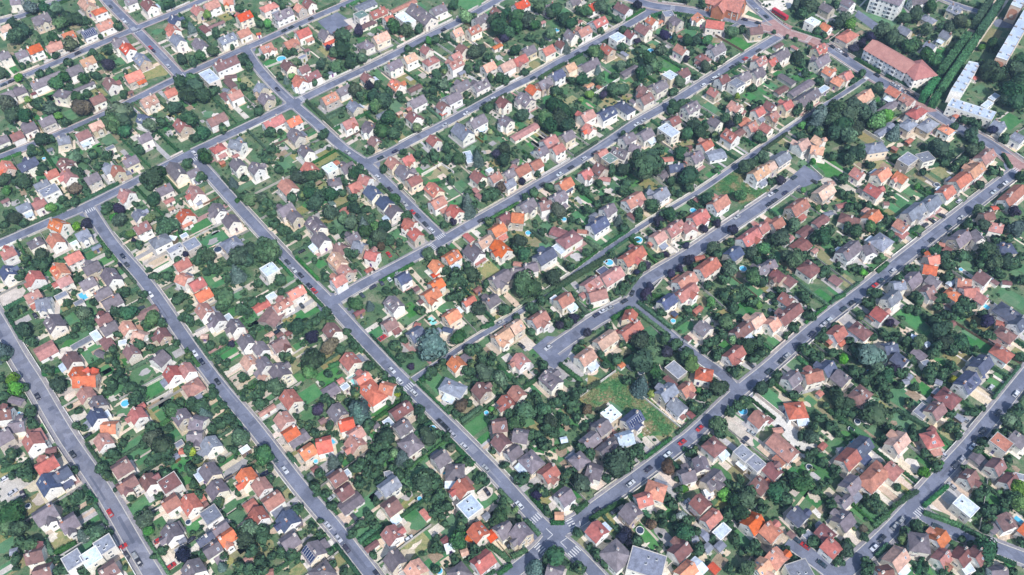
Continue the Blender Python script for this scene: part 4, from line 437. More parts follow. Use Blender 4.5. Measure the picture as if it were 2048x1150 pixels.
for i, (key, words, fam, wd, pv, px) in enumerate(STREETS):
    s = Street(); s.key, s.words, s.fam, s.w, s.pv, s.i = key, words, fam, wd, pv, i
    s.p = resample([P(*q) for q in px]); t = np.gradient(s.p, axis=0); t /= np.linalg.norm(t, axis=1)[:, None]
    s.t = t; s.n = np.c_[-t[:, 1], t[:, 0]]; s.hw = wd / 2 + pv; ST.append(s)
ALLP = np.vstack([s.p for s in ST]); ALLI = np.concatenate([np.full(len(s.p), s.i) for s in ST]); ALLK = np.concatenate([np.arange(len(s.p)) for s in ST])
HWC = np.array([s.w / 2 for s in ST]); HWF = np.array([s.hw for s in ST])
def road_gap(x, y, skip=-1, carriage=False):
    """distance to the nearest street edge (negative inside)"""
    d = np.hypot(ALLP[:, 0] - x, ALLP[:, 1] - y) - (HWC if carriage else HWF)[ALLI]
    if skip >= 0: d = np.where(ALLI == skip, 1e9, d)
    return float(d.min())
def nearest_street(x, y):
    d = np.hypot(ALLP[:, 0] - x, ALLP[:, 1] - y) - HWF[ALLI]; j = int(d.argmin()); s = ST[ALLI[j]]; k = ALLK[j]
    side = 1 if (np.array((x, y)) - s.p[k]) @ s.n[k] > 0 else -1
    return s, int(k), side, float(d[j])
def ribbon(mb, p, n, o0, o1, z0, z1=None, m=0):
    z1 = z0 if z1 is None else z1
    for a in range(len(p) - 1):
        A, B = p[a] + n[a] * o0, p[a] + n[a] * o1; C, D = p[a + 1] + n[a + 1] * o1, p[a + 1] + n[a + 1] * o0
        pts = [(*A, z0), (*D, z0), (*C, z1), (*B, z1)]
        mb.poly(pts if o1 > o0 else pts[::-1], m)
RUNS = []     # stretches of pavement: (street, side, index array)
for s in ST:
    z = .10 + .004 * s.i
    mb = MB(); sub = slice(None, None, 3); ids = np.r_[np.arange(0, len(s.p) - 1, 3), len(s.p) - 1]
    ribbon(mb, s.p[ids], s.n[ids], -s.w / 2, s.w / 2, z)
    mb.obj('road', M_ROAD2 if s.key == 'S0' else M_ROAD)['kind'] = 'structure'
    pm = MB()
    for side in (-1, 1):
        ok = []
        for k in range(len(s.p)):
            c = s.p[k] + s.n[k] * side * (s.w / 2 + .5 * s.pv)
            c2 = s.p[k] + s.n[k] * side * (s.w / 2 + .1)
            ok.append(road_gap(*c, skip=s.i, carriage=True) > .3 and road_gap(*c2, skip=s.i, carriage=True) > .3)
        a = 0
        while a < len(ok):
            if not ok[a]: a += 1; continue
            b = a
            while b + 1 < len(ok) and ok[b + 1]: b += 1
            if b - a >= 3:
                ids = np.r_[np.arange(a, b, 3), b]; RUNS.append((s, side, np.arange(a, b + 1)))
                zt = .22 + .004 * s.i; p, n = s.p[ids], s.n[ids] * side; e = s.w / 2
                for (o0, o1, za, zb, mm) in ((e, e, z - .02, zt + .003, 1), (e, e + .28, zt + .003, zt + .003, 1), (e + .28, e + s.pv, zt, zt, 0)):
                    for k in range(len(p) - 1):
                        A, B = p[k] + n[k] * o0, p[k] + n[k] * o1; C, D = p[k + 1] + n[k + 1] * o1, p[k + 1] + n[k + 1] * o0
                        pts = [(*A, za), (*D, za), (*C, zb), (*B, zb)]
                        pm.poly(pts if side > 0 else pts[::-1], mm)
            a = b + 1
    pm.obj('pavement', [M_PAVER if s.key in ('A1', 'A2', 'S4', 'MR') else M_PAVE, M_KERB])['kind'] = 'structure'
def blob(pts, z, mat, name, jit=.0):
    o = mesh_obj(name, [(x, y, z) for x, y in pts], [tuple(range(len(pts)))], mat); o['kind'] = 'structure'; return o
def ccw(p):
    a = sum(p[i - 1][0] * p[i][1] - p[i][0] * p[i - 1][1] for i in range(len(p))); return p if a > 0 else p[::-1]
def disc(x, y, r, n=28): return [(x + r * math.cos(2 * math.pi * k / n), y + r * math.sin(2 * math.pi * k / n)) for k in range(n)]
for j, (x, y, r) in enumerate([(1103, 1070, 7.0), (585, 207, 6.0), (270, 58, 5.0), (361, 154, 5), (660, 606, 6.0), (690, 633, 5), (738, 330, 6), (882, 480, 5.5), (180, 418, 6), (386, 314, 6), (1268, 602, 5.5), (1478, 784, 6), (1305, 14, 7), (1830, 1018, 6), (2035, 335, 7), (495, 100, 5), (1545, 50, 7), (1665, 1144, 5)]):
    blob(disc(*P(x, y), r), .192 + .004 * (j % 3), M_ROAD, 'road')
AREAS = [] # paved or planted patches in photo-tile pixels: tile, material, name, outline
def area(c, r, mat, name, pts, z): return blob(ccw([T(c, r, *q) for q in pts]), z, mat, name)
area(2, 2, M_ROAD, 'turning_circle_road', [(160, 480), (280, 385), (400, 395), (490, 470), (440, 560), (340, 650), (290, 620), (220, 540)], .206)
area(3, 1, M_ROAD, 'turning_area_road', [(130, 310), (290, 170), (450, 270), (330, 330), (200, 380)], .206)
area(3, 0, M_PINKPAVE, 'brick_plaza_paving', [(-60, 190), (60, 150), (150, 190), (350, 285), (500, 370), (440, 405), (300, 330), (100, 300), (-40, 260)], .210)
area(3, 1, M_PINKPAVE, 'red_crossing_paving', [(1860, 60), (1950, 90), (2100, 190), (2060, 260), (1960, 200)], .210)
area(3, 0, M_PINKPAVE, 'red_crossing_paving', [(1170, 800), (1260, 810), (1350, 890), (1280, 900), (1180, 860)], .210)
area(2, 0, M_PATIO, 'church_forecourt', [(1560, 60), (1880, 40), (2060, 170), (2060, 240), (1700, 130), (1580, 100)], .030)
area(2, 0, M_LAWN, 'lawn', [(1890, 85), (2020, 150), (2000, 165), (1860, 115)], .040)
area(3, 0, M_PATIO, 'plaza_paving', [(-60, 10), (210, -10), (180, 60), (60, 110), (-40, 90)], .030)
area(3, 0, M_ROAD, 'car_park', [(690, 130), (720, 80), (880, 190), (840, 240)], .034)
area(3, 0, M_DRY, 'dry_lawn', [(680, 190), (710, 175), (830, 240), (800, 260)], .030)
area(3, 0, M_LAWN, 'lawn', [(750, 95), (1030, 185), (980, 220), (760, 120)], .032)
area(3, 0, M_ROAD, 'car_park', [(1780, 170), (1900, 130), (2010, 190), (1960, 230), (1820, 215)], .034)
area(3, 0, M_PATIO, 'path', [(1790, -10), (1830, -10), (1650, 250), (1400, 560), (1300, 800), (1260, 790), (1370, 560), (1600, 230)], .036)
area(3, 0, M_PATIO, 'path', [(1900, 0), (1925, 0), (1700, 330), (1420, 720), (1400, 700), (1680, 300)], .036)
area(1, 0, M_ROAD, 'car_park', [(490, 170), (650, 95), (790, 190), (600, 275)], .034)
area(1, 0, M_PATIO, 'yard', [(700, 160), (770, 140), (870, 200), (790, 240)], .038)
area(2, 2, M_MEADOW, 'meadow_grass', [(540, 860), (830, 660), (960, 740), (1050, 850), (1350, 1110), (1250, 1180), (1050, 1180), (880, 960), (790, 900), (640, 960)], .028)
area(2, 1, M_MEADOW, 'meadow_grass', [(1590, 345), (1790, 190), (1900, 270), (2050, 370), (1840, 485), (1700, 410)], .028)
M_WHITEYARD = mottled('white_concrete', (.52, .50, .47), (.66, .64, .60), .4, .95, None, 3)
blob(ccw([P(*q) for q in [(1497, 798), (1512, 789), (1634, 894), (1608, 917)]]), .0985, M_WHITEYARD, 'white_yard')
area(3, 3, M_PATIO, 'pale_yard', [(1240, 600), (1440, 430), (1560, 400), (1640, 480), (1500, 560), (1460, 670)], .030)
area(3, 3, M_PATIO, 'driveway', [(900, 170), (960, 160), (1210, 370), (1190, 400), (1080, 330)], .034)
area(0, 2, M_PATIO, 'pale_yard', [(-40, -40), (150, -30), (190, 60), (60, 150), (-20, 190)], .030)
area(0, 1, M_PATIO, 'pale_terrace', [(1080, 870), (1200, 800), (1330, 880), (1440, 890), (1180, 1000)], .030)
area(0, 3, M_PATIO, 'pale_yard', [(20, 390), (150, 310), (190, 460), (120, 520), (70, 500)], .034)
area(1, 2, M_LAWN, 'lawn', [(330, 200), (520, 130), (560, 160), (420, 230), (300, 270)], .030)

# trench repairs and worn patches in the asphalt
M_PATCHD = road_mat('dark_asphalt_repair', (.095, .105, .145), (.13, .14, .185), .3); M_PATCHL = road_mat('pale_asphalt_repair', (.20, .21, .26), (.25, .26, .31), .3)
for s in ST:
    rr = random.Random(s.i + 40); k = rr.randint(5, 25)
    while k < len(s.p) - 14:
        n_ = rr.choice([2, 3, 4, 8, 14]); wd = rr.uniform(.5, 1.6) if n_ > 4 else rr.uniform(1, 3.6); o = rr.uniform(-s.w / 2 + .3, s.w / 2 - .3 - wd) if s.w > wd + .7 else -wd / 2
        ids = np.r_[np.arange(k, k + n_, 2), k + n_]; mb = MB(); ribbon(mb, s.p[ids], s.n[ids], o, o + wd, .10 + .004 * s.i + .002)
        mb.obj('road_patch', rr.choice([M_PATCHD, M_PATCHD, M_PATCHL]))['kind'] = 'structure'; k += n_ + rr.randint(6, 34)

# zebra crossings: tile, centre, street key
def zebra(c, r, x, y, key, n=5, ln=2.8):
    s = next(q for q in ST if q.key == key); p = np.array(T(c, r, x, y)); k = int(np.linalg.norm(s.p - p, axis=1).argmin()); t, nn = s.t[k], s.n[k]; p = s.p[k] + t * float((p - s.p[k]) @ t)
    mb = MB()
    for i in range(n):
        o = p + nn * ((i - (n - 1) / 2) * (s.w - .9) / (n - 1)); h = .20
        q = [o - t * ln / 2 - nn * h, o + t * ln / 2 - nn * h, o + t * ln / 2 + nn * h, o - t * ln / 2 + nn * h]
        mb.poly([(*a, .215) for a in ccw([tuple(a) for a in q])])
    mb.obj('zebra_crossing', M_PAINT)['kind'] = 'structure'
for a in [(2, 3, 195, 695, 'S2'), (2, 3, 480, 755, 'A7'), (2, 3, 240, 955, 'C9'), (2, 3, 480, 985, 'S2'), (3, 3, 1175, 680, 'B8'), (1, 2, 1275, 750, 'S2'), (1, 1, 1478, 738, 'S3'), (1, 1, 1415, 828, 'A5'), (0, 1, 700, 540, 'S1'), (0, 1, 1560, 122, 'S2'), (0, 0, 1065, 232, 'A1'), (0, 0, 1130, 228, 'S4'), (0, 0, 1055, 265, 'S4'), (0, 0, 1450, 605, 'S4'), (1, 0, 370, 790, 'A3'), (3, 0, 800, 635, 'LN'), (3, 0, 330, 305, 'MR'), (2, 0, 1290, 15, 'MR'), (3, 1, 1975, 205, 'A7'), (3, 0, 100, 290, 'A5')]: zebra(*a)
# painted lines and bays at the crossroads
for (a, b, sx) in [((272, 780), (325, 830), 1), ((325, 830), (275, 875), 1), ((388, 890), (437, 940), 1), ((388, 890), (437, 857), 1), ((540, 720), (545, 760), 1)]:
    A, B = np.array(T(2, 3, *a)), np.array(T(2, 3, *b)); t = (B - A) / np.linalg.norm(B - A); n_ = np.array((-t[1], t[0])) * .12
    mesh_obj('road_marking', [(*q, .218) for q in (A - n_, B - n_, B + n_, A + n_)], [(0, 1, 2, 3)], M_PAINT)['kind'] = 'structure'

# ---------------------------------------------------------------- read the survey of the photograph
HOUSES, TREES, CARS, LAWNS, POOLS, SLABS, HEDGES, ROWS = [], [], [], [], [], [], [], []
for c, r, txt in DATA:
    for ln in txt.strip().splitlines():
        k = ln[0]
        for e in ln[2:].split(';'):
            t = e.split()
            if not t: continue
            nums = [float(q) for q in t if re.fullmatch(r'-?\d+(\.\d+)?', q)]; code = next((q for q in t if not re.fullmatch(r'-?\d+(\.\d+)?', q)), '')
            g = [v / 3.993 + (512 * c if i % 2 == 0 else OY[r]) for i, v in enumerate(nums)]
            if k == 'H': HOUSES.append((g, code, r))
            elif k == 'T': TREES.append((g[0], g[1], nums[2] / 3.993, code))
            elif k == 'C': CARS.append((g[0], g[1], code))
            elif k == 'L': LAWNS.append((g[0], g[1], nums[2] / 3.993, code))
            elif k == 'P': POOLS.append((g[0], g[1], nums[2] / 3.993, code))
            elif k == 'S': SLABS.append((g[0], g[1], nums[2] / 3.993))
            elif k == 'G': HEDGES.append((g, 'G'))
            elif k == 'K': HEDGES.append((g, 'K'))
            elif k == 'R': ROWS.append(g)

# ---------------------------------------------------------------- buildings: geometry first, then labels
class H: pass
def wspec(v, h, r):
    if h.low: return v * .85
    if v > 20: return 13.0
    k = {7: 6.4, 8: 6.8, 9: 7.2, 10: 7.6, 11: 8.1, 12: 8.5, 13: 8.9, 15: 10.5, 16: 9.4}.get(int(v), v * .75)
    return k + (-.15 if r >= 2 else .5)
HS = []
for i, (g, code, r) in enumerate(HOUSES):
    h = H(); h.code = code; h.c = code[0]; h.low = 'L' in code; h.flat = 'F' in code; h.hip = 'H' in code; h.solar = 's' in code; h.dorm = 'd' in code[1:]
    wm = re.search(r'w(\d+)', code); h.wspec = bool(wm)
    rr = random.Random(i * 31 + 5)
    for it in range(2):
        if it == 0: zr = 3.4 if h.low else 7.4
        a, b = np.array(P(g[0], g[1], zr)), np.array(P(g[2], g[3], zr))
        L = float(np.linalg.norm(b - a)); wd = wspec(float(wm.group(1)), h, r) if wm else (min(max(L * .5, 2.8), 4.6) if h.low else min(max(5.4 + .27 * L, 6.7), 8.3))
        if h.low: h.eave, tan = 2.3 + rr.random() * .4, .30
        else: h.eave, tan = 3.9 + rr.random() * 1.5, .74 + rr.random() * .14
        if h.low and h.c == 'm' and wd > 7: h.eave = 3
        if h.hip: tan = .62
        if h.flat: h.eave, tan = (2.7 if h.low else 5.6) + rr.random() * .3, 0
        if wd > 13: tan *= .55
        if not h.low and wd >= 11 and not h.flat: tan *= .85
        zr = h.eave + tan * wd / 2
    ang = math.degrees(math.atan2(b[1] - a[1], b[0] - a[0])) % 180
    for q in (GU, GV):
        if abs((ang - q + 90) % 180 - 90) < 20: ang = q + rr.uniform(-.9, .9)
    h.ang = R(ang); h.L = (min(max(L, 3.0), 34) if h.low else min(max(L + .25, 6.8), 40))
    if h.hip: h.L = min(max(L + wd * .45, wd + .3), 18)
    if h.flat: h.L = max(L, 3.5)
    if not h.low and wd < 12.5: wd *= .93; h.L = max(h.L * .93, 6.4); zr = h.eave + tan * wd / 2
    h.w, h.tan, h.zr = wd, tan, zr; h.x, h.y = (a + b) / 2; h.px = ((g[0] + g[2]) / 2, (g[1] + g[3]) / 2)
    HS.append(h)
SPECIAL_BOX = []
HC = np.array([(h.x, h.y) for h in HS]); HA = np.array([h.ang for h in HS]); HLW = np.array([(h.L / 2, h.w / 2) for h in HS])
def in_house(x, y, m=0.0, which=False):
    dx, dy = x - HC[:, 0], y - HC[:, 1]; c, s = np.cos(HA), np.sin(HA)
    k = (np.abs(dx * c + dy * s) < HLW[:, 0] + m) & (np.abs(-dx * s + dy * c) < HLW[:, 1] + m)
    return (np.where(k)[0] if which else bool(k.any()))
# ease apart houses of the survey that run into one another or into the street
for it in range(6):
    for i, h in enumerate(HS):
        if not h.low:
            s, k, side, gap = nearest_street(HC[i, 0], HC[i, 1])
            d = s.n[k] * side; ex = abs(math.cos(h.ang) * d[0] + math.sin(h.ang) * d[1]) * h.L / 2 + abs(-math.sin(h.ang) * d[0] + math.cos(h.ang) * d[1]) * h.w / 2
            if gap - ex < .6: HC[i] += d * min(.8, .6 - (gap - ex))
        dv = HC - HC[i]; dd = np.hypot(dv[:, 0], dv[:, 1])
        for j in np.where((dd < 11) & (dd > 1e-6))[0]:
            hj = HS[j]
            if j < i or h.low != hj.low: continue
            u = dv[j] / dd[j]
            e = sum(abs(math.cos(q.ang) * u[0] + math.sin(q.ang) * u[1]) * q.L / 2 + abs(-math.sin(q.ang) * u[0] + math.cos(q.ang) * u[1]) * q.w / 2 for q in (h, hj))
            if dd[j] < e * .93: m = min(.4, (e * .93 - dd[j]) / 2); HC[i] -= u * m; HC[j] += u * m
for i, h in enumerate(HS): h.x, h.y = HC[i]
# ---------------------------------------------------------------- words: which house is which
CW = {'o': 'orange', 'r': 'terracotta', 'b': 'brown-red', 'm': 'mauve-grey', 'g': 'grey', 'd': 'dark slate', 't': 'tan', 'l': 'pale metal', 'k': 'green'}
VIS = lambda x, y, m=0: -m < pix(x, y)[0] < 2048 + m and -m < pix(x, y)[1] < 1150 + m
by = {}
for i, h in enumerate(HS):
    s, k, side, gap = nearest_street(h.x, h.y); h.st, h.k, h.side, h.gap = s, k, side, gap
    d = s.n[k] * side
    h.sw = ('right' if d[0] > 0 else 'left') if s.fam == V else ('upper side' if d[1] > 0 else 'lower side')
    h.end = 'top' if s.fam == V else 'left'
    if VIS(h.x, h.y, 40): by.setdefault((h.st.key, h.sw, h.c, h.low), []).append(h)
for k, v in by.items():
    v.sort(key=lambda h: (-h.y if h.st.fam == V else h.x))
    for j, h in enumerate(v): h.no = j
for h in HS:
    if not hasattr(h, 'no'): h.no = 0; h.off = True
    else: h.off = False
    h.ref = f"{ordn(h.no)} {CW[h.c]} roof from {h.end}, {h.sw} of {h.st.words}"
MAIN = [i for i, h in enumerate(HS) if not h.low and not h.off]
MC = HC[MAIN]
USED = set()
def uniq(cands):
    for c in cands:
        n = len(c.split())
        if 4 <= n <= 16 and c.lower() not in USED: USED.add(c.lower()); return c
    return None
def direction(dx, dy):
    a = math.degrees(math.atan2(-dy, dx)) % 360
    return ('right of', 'upper right of', 'above', 'upper left of', 'left of', 'lower left of', 'below', 'lower right of')[int((a + 22.5) // 45) % 8]
def place_label(heads, x, y, near=9):
    """first unused wording: head + where + reference to a nearby main house"""
    d = np.hypot(MC[:, 0] - x, MC[:, 1] - y); o = np.argsort(d)[:near]; c = []
    px = pix(x, y)
    for q, j in enumerate(o):
        h = HS[MAIN[j]]; hp = pix(h.x, h.y, 3); w = direction(px[0] - hp[0], px[1] - hp[1])
        for hd in heads: c.append(f"{hd} {w} {h.ref}")
        for hd in heads: c.append(f"{hd} {w} {h.ref.replace(' from ' + h.end, '')}")
    for q in o[:4]:
        h = HS[MAIN[q]]
        for n in range(1, 12):
            for hd in heads[-1:]: c.append(f"{ordn(n)} {hd} around {h.ref.replace(' from ' + h.end, '')}")
    return uniq(c) or uniq([f"{ordn(n)} {heads[-1]} along {HS[MAIN[o[0]]].st.words}" for n in range(400)])

# ---------------------------------------------------------------- parts shared by many houses
def window_mesh(wd, ht, shutters=False, name='window'):
    mb = MB(); mb.box(-wd / 2, wd / 2, -.02, .05, 0, ht, 0); mb.box(-wd / 2 + .09, -.04, .045, .062, .09, ht - .09, 1); mb.box(.04, wd / 2 - .09, .045, .062, .09, ht - .09, 1)
    mb.box(-wd / 2 - .1, wd / 2 + .1, -.02, .12, -.1, -.003, 0)
    if shutters:
        for q in (-1, 1): mb.box(q * (wd / 2 + .03), q * (wd / 2 + .03 + wd * .45), -.01, .06, 0, ht, 2) if q > 0 else mb.box(-(wd / 2 + .03 + wd * .45), -(wd / 2 + .03), -.01, .06, 0, ht, 2)
    return mb.mesh(name, [M_FRAME, M_GLASS, M_SHUT])
WIN = [window_mesh(1.15, 1.3), window_mesh(1.1, 1.25, True), window_mesh(1.5, 1.3), window_mesh(.8, .9)]
BIGWIN = window_mesh(1.9, 2.0)
def door_mesh():
    mb = MB(); mb.box(-.55, .55, -.02, .06, 0, 2.15, 0); mb.box(-.3, .3, .055, .075, 1.2, 1.9, 1); mb.box(-.75, .75, -.02, .9, -.35, -.01, 2); return mb.mesh('door', [M_DOOR, M_GLASS, M_CONC])
DOOR = door_mesh()
def garage_mesh():
    mb = MB(); mb.box(-1.25, 1.25, -.02, .05, 0, 2.1, 0)
    for z in (.5, 1.0, 1.5): mb.box(-1.2, 1.2, .045, .06, z, z + .03, 1)
    return mb.mesh('garage_door', [M_FRAME, M_SHUT])
GARAGE = garage_mesh()
def chim_mesh(m):
    mb = MB(); mb.box(-.42, .42, -.32, .32, -1.2, 1.15, 0); mb.box(-.5, .5, -.4, .4, 1.15, 1.28, 1); mb.cyl(-.18, 0, 1.28, 1.62, .12, .1, 8, 2); mb.cyl(.18, 0, 1.28, 1.55, .12, .1, 8, 2); return mb.mesh('chimney', [m, M_CONC, M_TERRA])
CHIM = [chim_mesh(M_BRICK), chim_mesh(M_WALL), chim_mesh(M_CONC)]
def sky_mesh():
    mb = MB(); mb.box(-.40, .40, -.55, .55, 0, .08, 0); mb.box(-.34, .34, -.49, .49, .078, .095, 1); return mb.mesh('skylight', [M_FRAME, plain('skylight_glass', (.16, .20, .26), .08)])
SKYL = sky_mesh()
def panel_mesh():
    mb = MB(); mb.box(-.5, .5, -.82, .82, .05, .1, 0); mb.box(-.46, .46, -.78, .78, .098, .108, 1); return mb.mesh('solar_panel', [M_FRAME, M_PANEL])
PANEL = panel_mesh()
M_WALLS = [M_WALL, M_WALL, M_WALL, M_WALL, mottled('cream_wall', (.70, .63, .52), (.82, .75, .64), .35, .9, None, 3, (.12, .02, .5), 'Object', .2, ((.40, .34, .28), .25, .4)), mottled('rubble_stone_wall', (.42, .36, .29), (.62, .55, .46), 1.6, .95, None, 5, (.15, .02, .4))]

def add_windows(root, h, side_len, face_off, rz, nfloor, z0, rr, door=False, gable=False):
    """windows along one face; the face's outward normal is rotated rz from local +y"""
    n = max(1, int(side_len / 3.0)); c, s = math.cos(rz), math.sin(rz); kind = rr.choice([0, 1, 1, 2])
    for fl in range(nfloor):
        for q in range(n):
            u = (q - (n - 1) / 2) * side_len / n + rr.uniform(-.2, .2)
            if rr.random() < .12: continue
            isd = door and fl == 0 and q == n // 2
            isg = door and fl == 0 and q == 0 and n > 2 and rr.random() < .4
            me, nm = (DOOR, 'door') if isd else (GARAGE, 'garage_door') if isg else (WIN[kind], 'window')
            z = .4 if isd else .02 if isg else z0 + fl * 2.7
            link(nm, me, root, (c * u - s * face_off, s * u + c * face_off, z), rz)
    if gable: link('window', WIN[3 if side_len < 8 else 0], root, (-s * face_off, c * face_off, h.eave + .35), rz)
def build_house(h, i):
    rr = random.Random(i * 17 + 3)
    if h.low: nm, cat = ('flat_roofed_outbuilding' if h.flat else 'long_outbuilding' if h.L > 8 else 'garden_shed'), 'outbuilding'
    elif h.flat: nm, cat = 'flat_roofed_house', 'house'
    else:
        nm = {'o': 'orange_tiled_house', 'r': 'terracotta_tiled_house', 't': 'terracotta_tiled_house', 'b': 'brown_tiled_house', 'm': 'slate_grey_house', 'g': 'slate_grey_house', 'd': 'dark_slate_house'}.get(h.c, 'slate_grey_house'); cat = 'house'
        if h.hip: nm = 'hip_roofed_house'
    root = empty(nm, (h.x, h.y, 0), h.ang)
    L, W, e, tn = h.L, h.w, h.eave, h.tan; l2, w2 = L / 2, W / 2; rz = e + tn * w2
    if h.low: wmat = rr.choice([M_WALL, M_WALL, M_CONC, M_WOOD] if L < 6 else [M_WALL, M_WALL, M_CONC])
    else: wmat = rr.choice(M_WALLS)
    wl, ww = l2 - .28, w2 - .32
    if h.flat: wl, ww = l2, w2
    mb = MB()
    if h.flat:
        mb.box(-wl, wl, -ww, ww, 0, e, 0)
    elif h.hip:
        mb.box(-wl, wl, -ww, ww, 0, e - .02, 0)
    else:
        zt = rz - .16 - tn * .02
        for sx in (-1, 1):
            x = sx * wl; p = [(x, -ww, 0), (x, ww, 0), (x, ww, e + tn * (w2 - ww) - .16), (x, 0, zt), (x, -ww, e + tn * (w2 - ww) - .16)]
            mb.poly(p if sx > 0 else p[::-1], 0)
        for sy in (-1, 1):
            y = sy * ww; z = e + tn * (w2 - ww) - .16; p = [(-wl, y, 0), (wl, y, 0), (wl, y, z), (-wl, y, z)]
            mb.poly(p if sy < 0 else p[::-1], 0)
    mb.obj('wall', wmat, root)
    rm = MR[h.c]; mb = MB()
    if h.flat:
        for (a, b, c, d) in ((-wl - .08, wl + .08, -ww - .08, -ww + .2), (-wl - .08, wl + .08, ww - .2, ww + .08), (-wl - .08, -wl + .2, -ww + .2, ww - .2), (wl - .2, wl + .08, -ww + .2, ww - .2)): mb.box(a, b, c, d, e + .003, e + .28, 1)
        mb.box(-wl + .2, wl - .2, -ww + .2, ww - .2, e + .003, e + .12, 0)
        roof = mb.obj('roof', [rm, M_FRAME if h.c == 'l' else M_CONC], root)
    elif h.hip:
        k = min(w2, l2 - .3)
        A, B = (-l2 + k, 0, rz), (l2 - k, 0, rz); c = [(-l2, -w2, e), (l2, -w2, e), (l2, w2, e), (-l2, w2, e)]
        mb.slab([c[0], c[1], B, A], .15); mb.slab([c[2], c[3], A, B], .15); mb.slab([c[1], c[2], B], .15); mb.slab([c[3], c[0], A], .15)
        roof = mb.obj('roof', rm, root)
    else:
        for sy in (-1, 1):
            q = [(-l2, sy * w2, e), (l2, sy * w2, e), (l2, 0, rz), (-l2, 0, rz)]
            mb.slab(q if sy < 0 else q[::-1], .16, 0)
        if not h.low: mb.box(-l2, l2, -.14, .14, rz - .03, rz + .07, 0)
        roof = mb.obj('roof', rm, root)
    if h.low:
        if L > 3: link('door', DOOR if L < 9 or rr.random() < .5 else GARAGE, root, (0, -ww, .05), math.pi)
        if h.flat and L > 6 or L > 9: link('window', WIN[2], root, (-L * .3, -ww, 1.0), math.pi); link('window', WIN[2], root, (L * .3, -ww, 1.0), math.pi)
    else:
        nf = 2 if e > 5 else 1
        z0 = 1.15 if nf == 1 else 1.0
        if nf == 1 and e > 4.2: z0 = 2.0
        for rz_, ln, off, gb in ((0, L - 1.2, ww, 0), (math.pi, L - 1.2, ww, 0), (math.pi / 2, W - 1.6, wl, 1), (-math.pi / 2, W - 1.6, wl, 1)):
            nrm = (math.cos(h.ang + rz_ + math.pi / 2), math.sin(h.ang + rz_ + math.pi / 2))
            if nrm[1] > .25: 
                if rr.random() < .5: add_windows(root, h, ln * .5, off, rz_, 1, z0, rr)
                continue
            add_windows(root, h, ln, off, rz_, nf, z0, rr, nrm[0] < 0 if i % 2 else nrm[0] > 0, bool(gb) and not h.hip and not h.flat and tn * w2 > 2.6)
        th = math.atan(tn)
        if not h.flat:
            for q in range(1 if L < 10 else rr.choice([1, 2])):
                u = rr.choice([-1, 1]) * l2 * rr.uniform(.2, .8) if not h.hip else rr.uniform(-.3, .3) * l2; yv = rr.uniform(-.2, .2) * w2
                link('chimney', rr.choice(CHIM), roof, (u, yv, rz - abs(yv) * tn + .1), 0)
            if not h.dorm:
                for q in range(rr.choice([0, 0, 1, 1, 2])):
                    sy = rr.choice([-1, 1]); u = rr.uniform(-.65, .65) * (l2 - (w2 * .6 if h.hip else 0)); v = rr.uniform(.35, .65)
                    o = link('skylight', SKYL, roof, (u, sy * w2 * v, rz - tn * w2 * v + .02)); o.rotation_euler = (-sy * th, 0, 0)
            if h.dorm or (not h.hip and not h.solar and rr.random() < .16 and L > 8):
                nrm = math.sin(h.ang + math.pi / 2); sy = -1 if nrm > 0 else 1
                for u in ((-l2 * .45, l2 * .45) if L < 14 else (-l2 * .6, 0, l2 * .6)):
                    y0 = sy * w2 * .72; zb = rz - tn * w2 * .72; zt = zb + 1.5; yi = sy * max(0, w2 * .72 - 1.55 / max(tn, .4)); mb = MB()
                    mb.box(u - .75, u + .75, min(y0, yi), max(y0, yi), zb - .2, zt, 0); ex = sy * .22
                    mb.slab([(u - .95, y0 + ex, zt + .02), (u, y0 + ex, zt + .75), (u, yi - sy * .6, zt + .75), (u - .95, yi, zt + .02)] if sy < 0 else [(u - .95, y0 + ex, zt + .02), (u - .95, yi, zt + .02), (u, yi - sy * .6, zt + .75), (u, y0 + ex, zt + .75)], .1, 1)
                    mb.slab([(u + .95, y0 + ex, zt + .02), (u + .95, yi, zt + .02), (u, yi - sy * .6, zt + .75), (u, y0 + ex, zt + .75)] if sy < 0 else [(u + .95, y0 + ex, zt + .02), (u, y0 + ex, zt + .75), (u, yi - sy * .6, zt + .75), (u + .95, yi, zt + .02)], .1, 1)
                    p = [(u - .75, y0, zt), (u + .75, y0, zt), (u, y0, zt + .62)]; mb.poly(p if sy < 0 else p[::-1], 0)
                    dm = mb.obj('dormer', [wmat, rm], roof)
                    link('window', WIN[3], dm, (u, y0, zb + .35), math.pi if sy < 0 else 0)
            if h.solar:
                nrm = math.sin(h.ang + math.pi / 2); sy = -1 if nrm > 0 else 1
                for a in range(6):
                    for b in range(2):
                        v = .38 + b * .3; o = link('solar_panel', PANEL, roof, ((a - 2.5) * 1.08, sy * w2 * v, rz - tn * w2 * v + .03)); o.rotation_euler = (-sy * th, 0, 0)
        else:
            for q in range(rr.choice([1, 2, 3])):
                mb = MB(); a, b = rr.uniform(-.6, .6) * wl, rr.uniform(-.5, .5) * ww; mb.box(a - .5, a + .5, b - .4, b + .4, e + .121, e + .45, 0); mb.box(a - .42, a + .42, b - .32, b + .32, e + .45, e + .5, 1); mb.obj('roof_vent', [M_FRAME, M_GLASS], roof)
